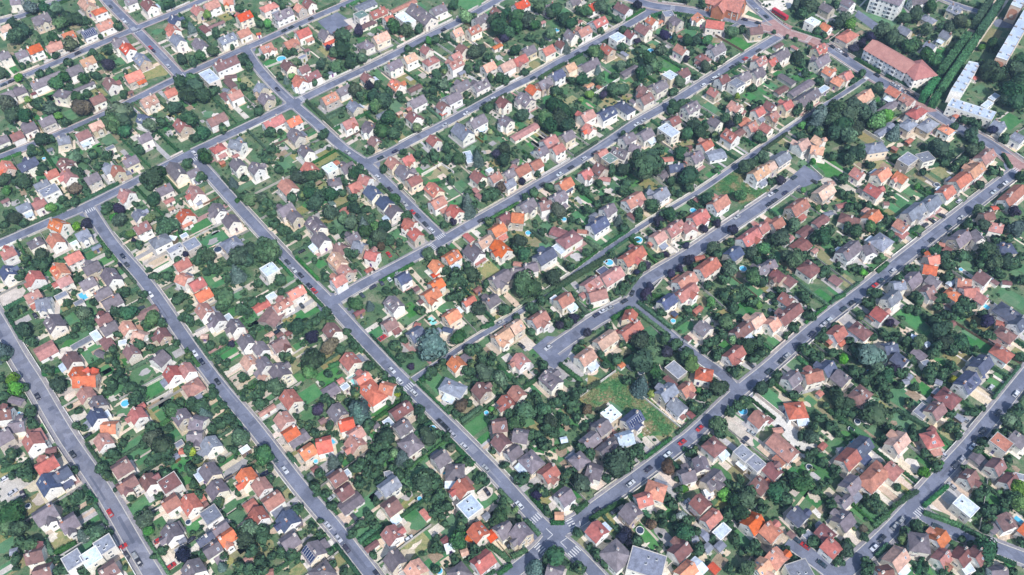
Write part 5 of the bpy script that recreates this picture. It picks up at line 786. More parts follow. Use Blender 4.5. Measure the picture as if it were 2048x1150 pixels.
    if not h.low and not h.flat and i % 5 < 3:                       # a wing or a lean-to on one long side
        for sy in rr.sample([-1, 1], 2):
            u = rr.uniform(-.22, .22) * L; yo = sy * (w2 + 2.0); c, s_ = math.cos(h.ang), math.sin(h.ang); q = (h.x + c * u - s_ * yo, h.y + s_ * u + c * yo)
            if any(j != i for j in in_house(*q, 1.2, True)) or road_gap(*q) < 1.6: continue
            m1, m2 = MB(), MB(); f = lambda pts: pts if sy < 0 else pts[::-1]
            if i % 5 and not h.hip:                                  # gabled wing
                b = min(.23 * L, 2.1); z2 = e + tn * b; yi = sy * max(.05, (rz - z2) / tn); yw = sy * (w2 + 1.35); b2 = b - .25
                m1.poly(f([(u - b2, yw, 0), (u + b2, yw, 0), (u + b2, yw, e - .12), (u, yw, z2 - .2), (u - b2, yw, e - .12)]))
                for k in (-1, 1): m1.poly([(u + k * b2, sy * ww, 0), (u + k * b2, yw, 0), (u + k * b2, yw, e - .12), (u + k * b2, sy * ww, e - .12)][::(k * -sy)])
                yr = sy * (w2 + 1.7)
                m2.slab(f([(u - b - .1, yr, e - .04), (u, yr, z2 + .04), (u, yi, z2 + .04), (u - b - .1, sy * (w2 - .1), e - .04)]), .14); m2.slab(f([(u + b + .1, sy * (w2 - .1), e - .04), (u, yi, z2 + .04), (u, yr, z2 + .04), (u + b + .1, yr, e - .04)]), .14)
                wn = (u, yw, 1.1 if e < 4.3 else 2.0); rm2 = rm
            else:                                                    # lean-to
                b = min(.28 * L, 2.4); yw = sy * (w2 + 2.1); m1.box(u - b, u + b, min(sy * (ww + .003), yw), max(sy * (ww + .003), yw), 0, 2.35, 0)
                m2.slab(f([(u - b - .2, yw + sy * .3, 2.38), (u + b + .2, yw + sy * .3, 2.38), (u + b + .2, sy * (ww + .01), 3.15), (u - b - .2, sy * (ww + .01), 3.15)]), .12); wn = (u, yw, .9); rm2 = rr.choice([rm, rm, MR['g'], MR['l']])
            ex = m1.obj('extension', wmat, root); m2.obj('extension_roof', rm2, ex); link('window', WIN[2], ex, wn, math.pi if sy < 0 else 0)
            break
    form = 'flat' if h.flat else 'hipped' if h.hip else 'gabled'
    solar = ' solar-panelled' if h.solar else ' dormered' if h.dorm else ''
    if h.low:
        kind = 'long low outbuilding' if L > 8 else 'small shed'
        lab = place_label([f"{kind} with {CW[h.c]} roof", f"{CW[h.c]} {kind}"], h.x, h.y)
        grp = 'sheds, garages and low outbuildings'
    else:
        grp = 'houses of the suburb'
        pre = f"{form}{solar} house, "
        alt = ('pale' if h.c in 'lt' else 'small' if L < 9 else 'long')
        lab = uniq([pre + h.ref, f"{alt} house, " + h.ref, "house, " + h.ref, f"{form} house, {h.ref.replace(' from ' + h.end, '')}"]) or place_label([f"{form} {CW[h.c]} house"], h.x, h.y)
    tag(root, lab, cat, grp); return root
for i, h in enumerate(HS):
    if VIS(h.x, h.y, 60): build_house(h, i)

# ---------------------------------------------------------------- large buildings at the top right
def wall_windows(root, A, B, h0, nf, step, big=False, lim=100, every=1, inset=0.0, name='window', mesh=None, cnt=[0]):
    """rows of windows along the ground line A-B, outward to the right of A->B"""
    A, B = np.array(A), np.array(B); d = B - A; L = np.linalg.norm(d); d /= L; n = max(1, int(L / step)); ang = math.atan2(-d[0], d[1]) ; k = 0
    for f in range(nf):
        for q in range(n):
            p = A + d * (q + .5) * L / n
            o = link(name, mesh or (BIGWIN if big else WIN[0]), root, (p[0] - root.location.x, p[1] - root.location.y, h0 + f * 2.75), math.atan2(d[1], d[0]) + math.pi); k += 1
            if k >= lim: return
def block(name, label, cat, base, height, wall, roofm, parapet=True, group=None):
    """a flat-roofed block on a quadrilateral footprint (world points, counter-clockwise)"""
    c = np.mean(base, axis=0); root = empty(name, (*c, 0)); tag(root, label, cat, group); q = [np.array(p) - c for p in ccw([tuple(p) for p in base])]
    mb = MB()
    for k in range(4): a, b = q[k], q[(k + 1) % 4]; mb.poly([(*a, 0), (*b, 0), (*b, height), (*a, height)])
    mb.obj('wall', wall, root)
    mb = MB(); mb.slab([(*(p * 1.004), height + .1) for p in q], .097, 0)
    for k in range(4):
        a, b = q[k] * 1.006, q[(k + 1) % 4] * 1.006; ai, bi = a * .985, b * .985
        mb.poly([(*a, height + .003), (*b, height + .003), (*b, height + .4), (*a, height + .4)], 1); mb.poly([(*bi, height + .1), (*ai, height + .1), (*ai, height + .4), (*bi, height + .4)], 1); mb.poly([(*a, height + .4), (*b, height + .4), (*bi, height + .4), (*ai, height + .4)], 1)
    roof = mb.obj('roof', [roofm, M_FRAME], root); return root, roof, [p + c for p in q], c
def vents(roof, q, c, n, h, along=(0, 1)):
    a, b = (np.array(q[0]) + q[3]) / 2 - c, (np.array(q[1]) + q[2]) / 2 - c
    if np.linalg.norm(np.array(q[0]) - q[1]) < np.linalg.norm(np.array(q[1]) - q[2]): a, b = (np.array(q[0]) + q[1]) / 2 - c, (np.array(q[2]) + q[3]) / 2 - c
    d = (b - a) / np.linalg.norm(b - a); nn = np.array((-d[1], d[0]))
    for k in range(n):
        for sgn in (-1, 1):
            p = a + (b - a) * (k + .5) / n + nn * sgn * 2.2; mb = MB(); mb.box(-.5, .5, -.7, .7, h + .1, h + .75, 0); mb.box(-.58, .58, -.78, .78, h + .75, h + .86, 1); o = mb.obj('roof_vent', [M_SHUT, M_CONC], roof); o.location = (*p, 0); o.rotation_euler = (0, 0, math.atan2(d[1], d[0]))
M_ROOFM = mottled('pale_bitumen_roof', (.36, .43, .54), (.48, .55, .65), .12, .7, None, 2.0, None, 'Object', .3, ((.36, .42, .5), .15, .5))
def slab_block(A, B, D, height, label, wall, nf, n, mural=False, group='long slab blocks'):
    A, B, D = (np.array(v) for v in (A, B, D)); C = B + (D - A)
    r, roof, q, c = block('apartment_block', label, 'apartment block', [A, B, C, D], height, wall, M_ROOFM, group=group)
    vents(roof, q, c, n, height)
    cc = [tuple(p) for p in q]
    for k in range(4):
        a, b = np.array(cc[k]), np.array(cc[(k + 1) % 4]); nrm = np.array((b[1] - a[1], a[0] - b[0])); nrm /= np.linalg.norm(nrm); L = np.linalg.norm(b - a)
        if L > 16 and nrm[1] < .55: wall_windows(r, a, b, 1.0, nf, 3.1, lim=48)
        elif L <= 16 and nrm[1] < 0 and mural:
            m = (a + b) / 2 - c + nrm * .03; d = (b - a) / L; mb = MB(); pts = []
            for t in range(20): th = 2 * math.pi * t / 20; x, z = 2.6 * abs(math.cos(th)) ** .6 * math.copysign(1, math.cos(th)), 3.6 * abs(math.sin(th)) ** .6 * math.copysign(1, math.sin(th)); pts.append((*(m + d * x), height * .52 + z))
            mb.poly(pts, 0); pts = [(*(m + nrm * .03 + d * 1.3 * math.cos(2 * math.pi * t / 16)), height * .42 + 1.3 * math.sin(2 * math.pi * t / 16)) for t in range(16)]; mb.poly(pts, 1); mb.obj('wall_mural', [M_TERRA, M_PEACH], r)
    return r
def px12(x, y, z): return np.array(P(1880 + x / 12.19, 110 + y / 12.19, z))
def px13(x, y, z): return np.array(P(1900 + x / 13.84, y / 13.84, z))
hS = 11.5
a, b = px12(1365, 45, hS), px12(1640, 135, hS); dr = np.array(P(2040, 34.7, hS)) - np.array(P(2011.3, 83, hS)); dr /= np.linalg.norm(dr)
slab_block(a, b, a + dr * 74, hS, 'long pale-roofed slab block with peach end wall mural above the big trees', M_PEACH, 4, 7, True)
a, b = px13(1680, 130, hS), px13(1960, 235, hS)
slab_block(a, b, a + dr * 40, hS, 'slab block with terracotta mural cut by the photo top right corner', M_PEACH, 4, 4, True)
hS = 8.6
a, b = px12(250, 870, hS), px12(540, 930, hS); d = px12(700, 160, hS)
slab_block(a, b, d, hS, 'three-storey white slab block with pale metal roof beside clipped avenue', M_WALL, 3, 5)
hS = 6.2
a, b, d = np.array(T(3, 0, 1430, 845, hS)), np.array(T(3, 0, 1785, 960, hS)), np.array(T(3, 0, 1470, 785, hS))
slab_block(a, b, d, hS, 'low two-storey white block lying across the end of clipped avenue', M_WALL, 2, 5)
def gable_block(name, label, cat, cen, ang, L, W, eave, rise, wall, roofm, hip=False, floors=3, step=2.8, group=None, balc=False):
    h = H(); h.x, h.y = cen; h.ang = ang; root = empty(name, (*cen, 0), ang); tag(root, label, cat, group); l2, w2 = L / 2, W / 2
    mb = MB(); mb.box(-l2, l2, -w2, w2, 0, eave, 0)
    if not hip:
        for sx in (-1, 1):
            p = [(sx * l2, -w2, eave), (sx * l2, w2, eave), (sx * l2, 0, eave + rise - .1)]; mb.poly(p if sx > 0 else p[::-1], 0)
    mb.obj('wall', wall, root); mb = MB(); o = .5; k = w2 if hip else 0; e = eave + .1
    A, B = (-l2 - o + k, 0, eave + rise), (l2 + o - k, 0, eave + rise); c = [(-l2 - o, -w2 - o, e), (l2 + o, -w2 - o, e), (l2 + o, w2 + o, e), (-l2 - o, w2 + o, e)]
    if L == W and hip: mb.slab([c[0], c[1], A], .14); mb.slab([c[1], c[2], A], .14); mb.slab([c[2], c[3], A], .14); mb.slab([c[3], c[0], A], .14)
    else:
        mb.slab([c[0], c[1], B, A], .14); mb.slab([c[2], c[3], A, B], .14)
        if hip: mb.slab([c[1], c[2], B], .14); mb.slab([c[3], c[0], A], .14)
    roof = mb.obj('roof', roofm, root)
    for f in range(floors):
        for sgn, rz in ((-1, math.pi), (1, 0)):
            n = int(L / step)
            for q in range(n):
                x = (q - (n - 1) / 2) * L / n; link('window', WIN[0] if not (balc and q % 3 == 1) else BIGWIN, root, (x, sgn * w2, .9 + f * 2.75 - (.5 if balc and q % 3 == 1 else 0)), rz)
                if balc and q % 3 == 1 and f > 0:
                    m2 = MB(); y0, y1 = (sgn * w2 + .003 * sgn, sgn * (w2 + 1.2)); m2.box(x - 1.4, x + 1.4, min(y0, y1), max(y0, y1), f * 2.75, f * 2.75 + .15, 0)
                    m2.box(x - 1.4, x + 1.4, y1 - .04, y1 + .04, f * 2.75 + .15, f * 2.75 + 1.05, 0); m2.obj('balcony', M_FRAME, root)
        n = max(1, int(W / 3.4))
        for sgn, rz in ((-1, math.pi / 2), (1, -math.pi / 2)):
            for q in range(n): link('window', WIN[0], root, (sgn * l2, (q - (n - 1) / 2) * W / n, .9 + f * 2.75), rz)
    return root, roof
M_RES = mottled('weathered_pink_tiles', (.34, .15, .14), (.44, .21, .19), .35, .85, None, 4.0, (.06, .01, .1), 'Object', .2, ((.24, .12, .12), .2, .6))
def ang_of(a, b): return math.atan2(b[1] - a[1], b[0] - a[0])
# terracotta-roofed residence on the main road
a, b = np.array(P(1751.8, 83, 11.5)), np.array(P(1822, 123, 11.5)); g_ = ang_of(a, b)
gable_block('apartment_residence', 'long three-storey white residence with terracotta roof along the apartment-block main road', 'apartment building', (a + b) / 2, g_, np.linalg.norm(b - a) + 4, 13, 7.6, 4.0, M_WALL, M_RES, False, 3, 2.7, 'terracotta-roofed residence', True)
p = np.array(P(1834.5, 123, 11.5)); gable_block('corner_pavilion', 'square end wing of the white residence with pyramid terracotta roof', 'apartment building', p + np.array((math.cos(g_ - .35), math.sin(g_ - .35))) * 3, g_ - .35, 15, 15, 7.7, 4.2, M_WALL, M_RES, True, 3, 2.7, 'terracotta-roofed residence', True)
# white four-storey apartment house cut by the top edge
N, F, E_ = np.array(P(1786.4, 42.6)), np.array(P(1739, 26)), np.array(P(1809, 8)); dF = (F - N) / np.linalg.norm(F - N); dE = (E_ - N) / np.linalg.norm(E_ - N); dE = np.array((-dF[1], dF[0])) * (1 if np.array((-dF[1], dF[0])) @ dE > 0 else -1)
gable_block('apartment_house', 'white four-storey apartment house with mauve-grey gabled roof above the sloping lawn', 'apartment building', N + dF * 9 + dE * 7, ang_of(N, F), 18, 14, 11, 3.6, M_WALL, MR['m'], False, 4, 3.0, None, True)
# brick church cut by the top edge
c = np.array(T(2, 0, 1735, 10, 8)); root = empty('brick_church', (*c, 0), R(GU + 18)); tag(root, 'brick church with steep terracotta roof on the pale forecourt', 'church')
mb = MB()
for (x0, x1, y0, y1) in ((-7, 7, -11, 16), (-13, -7.003, -1, 8), (7.003, 13, -1, 8)): mb.box(x0, x1, y0, y1, 0, 7.0, 0)
for (y, s_) in ((-11, -1), (16, 1)): p = [(-7, y, 7), (7, y, 7), (0, y, 13.6)]; mb.poly(p if s_ < 0 else p[::-1], 0)
for (x, s_) in ((-13, -1), (13, 1)): p = [(x, -1, 7), (x, 8, 7), (x, 3.5, 11)]; mb.poly(p[::-1] if s_ < 0 else p, 0)
for x in (-7.25, 7.0): 
    for y in (-10.5, -6, 11, 15): mb.box(x, x + .25, y - .4, y + .4, 0, 6.5, 1)
mb.obj('wall', [M_BRICK, M_STONE], root)
mb = MB(); mb.slab([(-7.6, -11.5, 6.6), (0, -11.5, 14.0), (0, 16.5, 14.0), (-7.6, 16.5, 6.6)][::-1], .2); mb.slab([(7.6, -11.5, 6.6), (0, -11.5, 14.0), (0, 16.5, 14.0), (7.6, 16.5, 6.6)], .2)
for s_ in (-1, 1):
    for (ya, f) in ((-1.6, 1), (8.6, -1)):
        q = [(s_ * 13.5, ya, 6.5), (s_ * 13.5, 3.5, 11.3), (s_ * 2.5, 3.5, 11.3), (s_ * 6.0, ya, 6.5)]; mb.slab(q if s_ * f < 0 else q[::-1], .2)
rf = mb.obj('roof', MR['r'], root)
mb = MB(); mb.cyl(0, 0, -11.12, -11.02, 1.7, 1.7, 18, 0, 'y'); o = mb.obj('rose_window', [M_GLASS], root); o.location = (0, 0, 8.2)
mb = MB(); mb.box(-1.2, 1.2, -11.1, -10.98, 0, 3.2, 0); mb.obj('door', M_DOOR, root)
mb = MB(); mb.box(-.12, .12, -11.6, -11.4, 13.9, 16.2, 0); mb.box(-.7, .7, -11.58, -11.42, 15.2, 15.42, 0); mb.obj('cross', M_STONE, rf)
for x in (-7.02, 7.02):
    for y in (-8, -4, 11.5, 14): link('window', WIN[2], root, (x, y, 3.0), math.pi / 2 if x < 0 else -math.pi / 2)
root.scale = (.84, .84, .9)
# ---------------------------------------------------------------- lawns, terraces, drives, pools
def blotch(x, y, r, rr, ex=1.0, ang=0.0, n=14, j=.28):
    c, s = math.cos(ang), math.sin(ang); out = []
    for k in range(n):
        a = 2 * math.pi * k / n; q = r * (1 + rr.uniform(-j, j)); u, v = q * math.cos(a) * ex, q * math.sin(a) / ex
        out.append((x + c * u - s * v, y + s * u + c * v))
    return out
def rect(x, y, a, b, ang):
    c, s = math.cos(ang), math.sin(ang); return [(x + c * u - s * v, y + s * u + c * v) for u, v in ((-a, -b), (a, -b), (a, b), (-a, b))]
for i, (x, y, r, k) in enumerate(LAWNS):
    rr = random.Random(i); p = P(x, y); q = r * mpp(x, y); k = k or rr.choice(['', '', 'b', 'y', ''])
    m = {'b': M_LAWNB, 'y': M_DRY, 'n': M_SOIL, 'w': M_DRY}.get(k, M_LAWN)
    s, kk, side, gap = nearest_street(*p); ang = math.atan2(s.t[kk][1], s.t[kk][0]) + math.pi / 2
    blob(rect(*p, q * rr.uniform(1.05, 1.5), q * rr.uniform(.65, .9), ang) if rr.random() < .6 else blotch(*p, q * 1.05, rr, 1.2, ang), .006 + .004 * (i % 5), m, 'lawn' if k != 'n' else 'bare_soil')
for i, (x, y, r) in enumerate(SLABS):
    rr = random.Random(900 + i); p = P(x, y); q = r * mpp(x, y)
    s, kk, side, gap = nearest_street(*p); ang = math.atan2(s.t[kk][1], s.t[kk][0]) + math.pi / 2
    blob(rect(*p, q * 1.15, q * .75, ang) if i % 2 else blotch(*p, q, rr, 1.1, ang, 12, .22), .044 + .004 * (i % 4), M_PATIO if rr.random() < .75 else M_GREYPAVE, 'terrace')
for i, h in enumerate(HS):          # hard ground round each house and a drive or path to the gate
    if h.low or h.off or not VIS(h.x, h.y, 20): continue
    rr = random.Random(5000 + i); s, n = h.st, h.st.n[h.k] * h.side
    m = rr.choice([M_PATIO, M_PATIO, M_GREYPAVE, M_PATIO, M_PINKPAVE if rr.random() < .3 else M_PATIO])
    o = rr.uniform(-1, 1); side = rr.choice([-1, 1])
    pts = rect(h.x + math.cos(h.ang) * o, h.y + math.sin(h.ang) * o, h.L / 2 + rr.uniform(.3, 1.6), h.w / 2 + rr.uniform(.3, 1.7), h.ang)
    if rr.random() < .85: blob(pts, .060 + .004 * (i % 4), m, 'terrace')
    if 1 < h.gap < 30 and rr.random() < .75:
        u = rr.choice([-1, 1]) * min(h.L, h.w) * rr.uniform(.1, .5); wd = rr.choice([.7, 1.3, 1.5]); t = s.t[h.k]
        a = np.array((h.x, h.y)) + t * u; b = a - n * (h.gap + .1)
        q = [a - t * wd, b - t * wd, b + t * wd, a + t * wd]; blob(ccw([tuple(z) for z in q]), .076 + .004 * (i % 4), m, 'driveway' if wd > 1 else 'garden_path')
for i, h in enumerate(HS):          # beds, small lawns and paved corners behind each house
    if h.low or h.off: continue
    rr = random.Random(8000 + i)
    for q in range(rr.choice([2, 2, 3, 4])):
        d = h.st.n[h.k] * h.side * rr.uniform(7, 17) + h.st.t[h.k] * rr.uniform(-6, 6); x, y = h.x + d[0], h.y + d[1]
        if in_house(x, y, 1) or road_gap(x, y) < 3 or not VIS(x, y): continue
        m, nm = rr.choice([(M_LAWN, 'lawn'), (M_LAWNB, 'lawn'), (M_DRY, 'dry_lawn'), (M_SOIL, 'vegetable_bed'), (M_PATIO, 'terrace'), (M_PATIO, 'terrace'), (M_GREYPAVE, 'terrace'), (M_PATIO, 'garden_path'), (M_PATIO, 'garden_path')])
        a, b = (rr.uniform(2.5, 5.5), rr.uniform(1.8, 3.8)) if 'lawn' in nm else (rr.uniform(5, 9), .45) if 'path' in nm else (rr.uniform(1.6, 3.2), rr.uniform(1.0, 2.2))
        ang = math.atan2(h.st.n[h.k][1], h.st.n[h.k][0])
        blob(rect(x, y, a, b, ang) if rr.random() < .6 else blotch(x, y, math.sqrt(a * b), rr, math.sqrt(a / b) ** .5, ang), .0082 + .004 * ((i + q) % 5), m, nm)
def build_pool(i, x, y, r, k):
    p = P(x, y); q = max(1.0, r * mpp(x, y)); rec = k in 'rt' and k != ''
    root = empty('swimming_pool' if k != 'k' else 'covered_pool', (*p, 0), R(GV)); mb, wb = MB(), MB()
    if rec:
        a, b = q, q * .62
        for z in ((-a - .9, a + .9, -b - .9, -b), (-a - .9, a + .9, b, b + .9), (-a - .9, -a, -b, b), (a, a + .9, -b, b)): mb.box(*z, .0, .10, 0)
        wb.poly([(-a, -b, .075), (a, -b, .075), (a, b, .075), (-a, b, .075)])
    else:
        n = 24; R0, R1 = q, q * .88
        for t in range(n):
            A, B = 2 * math.pi * t / n, 2 * math.pi * (t + 1) / n; f = lambda rr_, an, z: (rr_ * math.cos(an), rr_ * math.sin(an), z)
            mb.poly([f(R0, A, .0), f(R0, B, .0), f(R0, B, 1.0), f(R0, A, 1.0)]); mb.poly([f(R0, A, 1.0), f(R0, B, 1.0), f(R1, B, 1.0), f(R1, A, 1.0)]); mb.poly([f(R1, A, 1.0), f(R1, B, 1.0), f(R1, B, .7), f(R1, A, .7)])
        wb.poly([(R1 * math.cos(2 * math.pi * t / n), R1 * math.sin(2 * math.pi * t / n), .88) for t in range(n)])
    mb.obj('rim', M_PATIO if rec else M_FRAME, root); wb.obj('cover' if k in 'kt' and k else 'water', {'k': M_TARP, 't': M_TURQ}.get(k, M_WATER), root)
    nm = {'k': 'dark covered round pool', 't': 'turquoise covered pool', 'r': 'rectangular blue pool'}.get(k, 'round blue garden pool')
    tag(root, place_label([nm], *p), 'pool', 'garden pools')
for i, a in enumerate(POOLS): build_pool(i, *a)

# ---------------------------------------------------------------- trees
def unit(v): return v / np.maximum(1e-6, np.linalg.norm(v, axis=-1, keepdims=True))
def leaf_quads(p, nrm, size, g, wild=.7):
    n = unit(nrm + g.normal(0, wild * .6, p.shape)); a = unit(np.cross(n, g.normal(0, 1, p.shape))); b = np.cross(n, a)
    s = size * g.uniform(.6, 1.35, (len(p), 1)); a, b = a * s, b * s * g.uniform(.5, .9, (len(p), 1))
    v = np.stack([p - a - b * .6, p + a * .3 - b, p + a + b * .5, p - a * .2 + b], 1).reshape(-1, 3)
    return v, np.arange(len(v)).reshape(-1, 4)
def ball(n1=7, n2=5):
    v = [(0, 0, 1)] + [(math.sin(math.pi * j / n2) * math.cos(2 * math.pi * k / n1), math.sin(math.pi * j / n2) * math.sin(2 * math.pi * k / n1), math.cos(math.pi * j / n2)) for j in range(1, n2) for k in range(n1)] + [(0, 0, -1)]
    f = [(0, 1 + k, 1 + (k + 1) % n1, 1 + (k + 1) % n1) for k in range(n1)]
    for j in range(n2 - 2):
        for k in range(n1): a = 1 + j * n1; f.append((a + k, a + n1 + k, a + n1 + (k + 1) % n1, a + (k + 1) % n1))
    a = 1 + (n2 - 2) * n1; f += [(a + k, len(v) - 1, len(v) - 1, a + (k + 1) % n1) for k in range(n1)]
    return np.array(v, float), f
def crown(seed, nblob, nleaf, leaf, conifer=False, flat=1.0):
    """a crown of unit radius: leaf-sized faces over clumps; returns vertices and quads"""
    g = np.random.default_rng(seed)
    if conifer:
        t = 1 - np.sqrt(g.uniform(0, 1, nleaf)); z = -1.1 + 3.1 * t; r = (1 - t) ** .8 * g.uniform(.75, 1.12, nleaf) * (1 + .12 * np.sin(z * 14)); a = g.uniform(0, 2 * np.pi, nleaf)
        p = np.c_[r * np.cos(a), r * np.sin(a), z]; n = np.c_[np.cos(a), np.sin(a), np.full(nleaf, .55)]
        return leaf_quads(p, n, leaf, g, .5)
    c = g.normal(0, 1, (nblob, 3)); c = unit(c) * g.uniform(.30, .68, (nblob, 1)); c[:, 2] = c[:, 2] * .85 * flat; rad = g.uniform(.34, .54, nblob)
    c = np.vstack([c, [[0, 0, 0]]]); rad = np.r_[rad, .62]
    k = g.choice(len(c), nleaf, p=rad ** 2 / np.sum(rad ** 2)); n = unit(g.normal(0, 1, (nleaf, 3))); p = c[k] + n * (rad[k] * g.uniform(.82, 1.06, nleaf))[:, None]
    d = np.linalg.norm(p[:, None] - c[None], axis=2) / rad[None]; keep = d.min(1) > .74
    p, n = p[keep], n[keep]; n = n + p * .5
    return leaf_quads(p, n, leaf, g)
def core(seed, conifer=False):
    g = np.random.default_rng(seed); v, f = ball(); 
    if conifer:
        z = v[:, 2]; t = (z + 1) / 2; return np.c_[v[:, :2] / np.maximum(.2, np.linalg.norm(v[:, :2], axis=1, keepdims=True)) * ((1 - t) ** .85 * .72)[:, None] * (np.abs(v[:, 2]) < .99)[:, None], -1.0 + 2.7 * t], f
    return v * g.uniform(.62, .8, (len(v), 1)), f
def crown_mesh(seed, nblob, nleaf, leaf, conifer=False):
    v, q = crown(seed, nblob, nleaf, leaf, conifer); cv, cf = core(seed, conifer)
    return np.vstack([v, cv]), np.vstack([q, np.array(cf) + len(v)])
def as_mesh(v, q, name):
    me = bpy.data.meshes.new(name); me.from_pydata(v.tolist(), [], [tuple(dict.fromkeys(f)) for f in q.tolist()]); me.materials.append(M_LEAF['']); me.update(); return me
BIGC = [crown_mesh(20 + k, 9 + k % 4, 1700, .115) for k in range(7)]
CONC = [crown_mesh(60 + k, 0, 1500, .12, True) for k in range(3)]
BIGM = [as_mesh(v, q, 'crown') for v, q in BIGC]; CONM = [as_mesh(v, q, 'crown') for v, q in CONC]
def trunk_mesh():
    mb = MB(); mb.cyl(0, 0, -1.6, -.3, .11, .07, 8)
    for a in (0, 2.1, 4.2):
        i = len(mb.v); d = np.array((math.cos(a), math.sin(a), 1.1)); 
        for t, r in ((0, .05), (.5, .02)):
            o = np.array((0, 0, -.5)) + d * t
            for k in range(5): b = 2 * math.pi * k / 5; mb.v.append((o[0] + r * math.cos(b), o[1] + r * math.sin(b), o[2]))
        mb.f += [(i + k, i + (k + 1) % 5, i + 5 + (k + 1) % 5, i + 5 + k) for k in range(5)]; mb.m += [0] * 5
    return mb.mesh('trunk', [M_BARK])
TRUNK = trunk_mesh()
tr = []
for i, (x, y, r, code) in enumerate(TREES):
    q = r * mpp(x, y) * 1.02; p = P(x, y, 1.1 * q)
    tr.append((q, p, code, i))
tr.sort(key=lambda t: -t[0])
CNAME = {'': ('broadleaf_tree', 'green tree', 'tree'), 'l': ('light_green_tree', 'light green tree', 'tree'), 'y': ('yellow_green_tree', 'yellow-green tree', 'tree'), 'g': ('grey_green_tree', 'grey-green tree', 'tree'), 'p': ('purple_leaved_tree', 'purple tree', 'tree'), 'n': ('russet_tree', 'russet tree', 'tree'), 'c': ('conifer_tree', 'blue-green conifer', 'conifer'), 'w': ('silver_leaved_tree', 'silver-leaved tree', 'tree')}
rest, nbig = [], 0
for q, p, code, i in tr:
    code = '' if code == 'k' else code
    hit = in_house(p[0], p[1], .3, True)
    if len(hit):                                                     # no trunk inside a house: step out of it
        d = np.array(p) - HC[hit[0]]; d /= np.linalg.norm(d) + 1e-6
        for st in range(12):
            p = tuple(np.array(p) + d * .6)
            if not in_house(*p, .4): break
    if road_gap(*p, carriage=True) < .5:
        s, k, side, gap = nearest_street(*p); p = tuple(np.array(p) + s.n[k] * side * (1.2 - gap + 0))
    if not VIS(p[0], p[1], 50): continue
    if code == '':
        nbig += 1
        if nbig > 300: rest.append((q, p)); continue
    nm, word, cat = CNAME[code]; rr = random.Random(i)
    con = code == 'c' and q < 4.8
    zc = 1.12 * q if con else 1.12 * q + .4
    root = empty(nm, (*p, 0), rr.uniform(0, 6.28)); kx = rr.uniform(.9, 1.1)
    c = link('crown', rr.choice(CONM) if con else rr.choice(BIGM), root, (0, 0, zc)); c.scale = (q * kx, q / kx, q * rr.uniform(.9, 1.12) * (1.0 if not con else .95))
    c.material_slots[0].link = 'OBJECT'; c.material_slots[0].material = M_LEAF[code] if code or rr.random() < .66 else M_LEAF['e']
    t = link('trunk', TRUNK, root, (0, 0, zc)); t.scale = (q, q, (zc / 1.6))
    sz = 'tall' if con else 'large' if q > 4.2 else 'mid-sized' if q > 3 else 'small'
    tag(root, place_label([f"{sz} {word}", word], *p), cat, f"{word}s among the houses" if code else 'green garden trees')
# small trees nobody would count: one object
def scatter_mesh(name, items, variants, mat, label=None):
    vs, qs, off = [], [], 0
    for (s3, x, y, z, k, a) in items:
        v, q = variants[k]; c, s = math.cos(a), math.sin(a)
        w_ = np.c_[(v[:, 0] * c - v[:, 1] * s) * s3[0] + x, (v[:, 0] * s + v[:, 1] * c) * s3[1] + y, v[:, 2] * s3[2] + z]
        vs.append(w_); qs.append(q + off); off += len(v)
    me = np_mesh(name, np.vstack(vs), np.vstack(qs), [mat]); o = link(name, me); o['kind'] = 'stuff'
    if label: o['label'] = label
    return o
def quadify(vq): # keep only true quads and drop degenerate tips of the core
    v, q = vq; ok = np.array([len(set(f)) == 4 for f in q.tolist()]); return v, q[ok]
SMALL = [quadify(crown_mesh(90 + k, 6, 420, .20)) for k in range(6)]
items = []
for j, (q, p) in enumerate(rest): items.append(((q * nrg.uniform(.9, 1.1), q * nrg.uniform(.9, 1.1), q * nrg.uniform(.9, 1.15)), p[0], p[1], q * 1.05, j % 6, nrg.uniform(0, 6.28)))
scatter_mesh('small_garden_trees', items, SMALL, M_BUSH, 'small dark trees and tall bushes filling the gardens')

# open ground that shrubs and plot hedges keep off
mead = [[T(2, 2, *q) for q in [(540, 860), (830, 660), (960, 740), (1050, 850), (1350, 1110), (1250, 1180), (1050, 1180), (880, 960), (790, 900), (640, 960)]], [T(2, 1, *q) for q in [(1590, 345), (1790, 190), (1900, 270), (2050, 370), (1840, 485), (1700, 410)]], [T(3, 3, *q) for q in [(1240, 600), (1440, 430), (1560, 400), (1640, 480), (1500, 560), (1460, 670)]], [T(3, 2, *q) for q in [(-20, 880), (40, 900), (260, 1140), (330, 1210), (230, 1230), (60, 1060)]], [T(3, 0, *q) for q in [(690, 130), (720, 80), (880, 190), (840, 240)]], [T(1, 0, *q) for q in [(490, 170), (650, 95), (870, 200), (790, 240), (600, 275)]], [T(2, 0, *q) for q in [(1560, 60), (1880, 40), (2060, 170), (2060, 240), (1700, 130)]], [T(2, 2, *q) for q in [(150, 480), (280, 375), (400, 385), (500, 470), (440, 570), (340, 660), (280, 630), (210, 545)]], [T(3, 1, *q) for q in [(130, 310), (290, 170), (450, 270), (330, 330), (200, 380)]], [T(3, 0, *q) for q in [(1750, 130), (1900, 100), (2010, 190), (1960, 260), (1780, 230)]], [T(3, 0, *q) for q in [(1900, 0), (1925, 0), (1420, 720), (1250, 800), (1370, 560), (1790, -10)]]]
def inpoly(x, y, P_):
    r = False
    for i in range(len(P_)):
        (x1, y1), (x2, y2) = P_[i - 1], P_[i]
        if (y1 > y) != (y2 > y) and x < (x2 - x1) * (y - y1) / (y2 - y1) + x1: r = not r
    return r
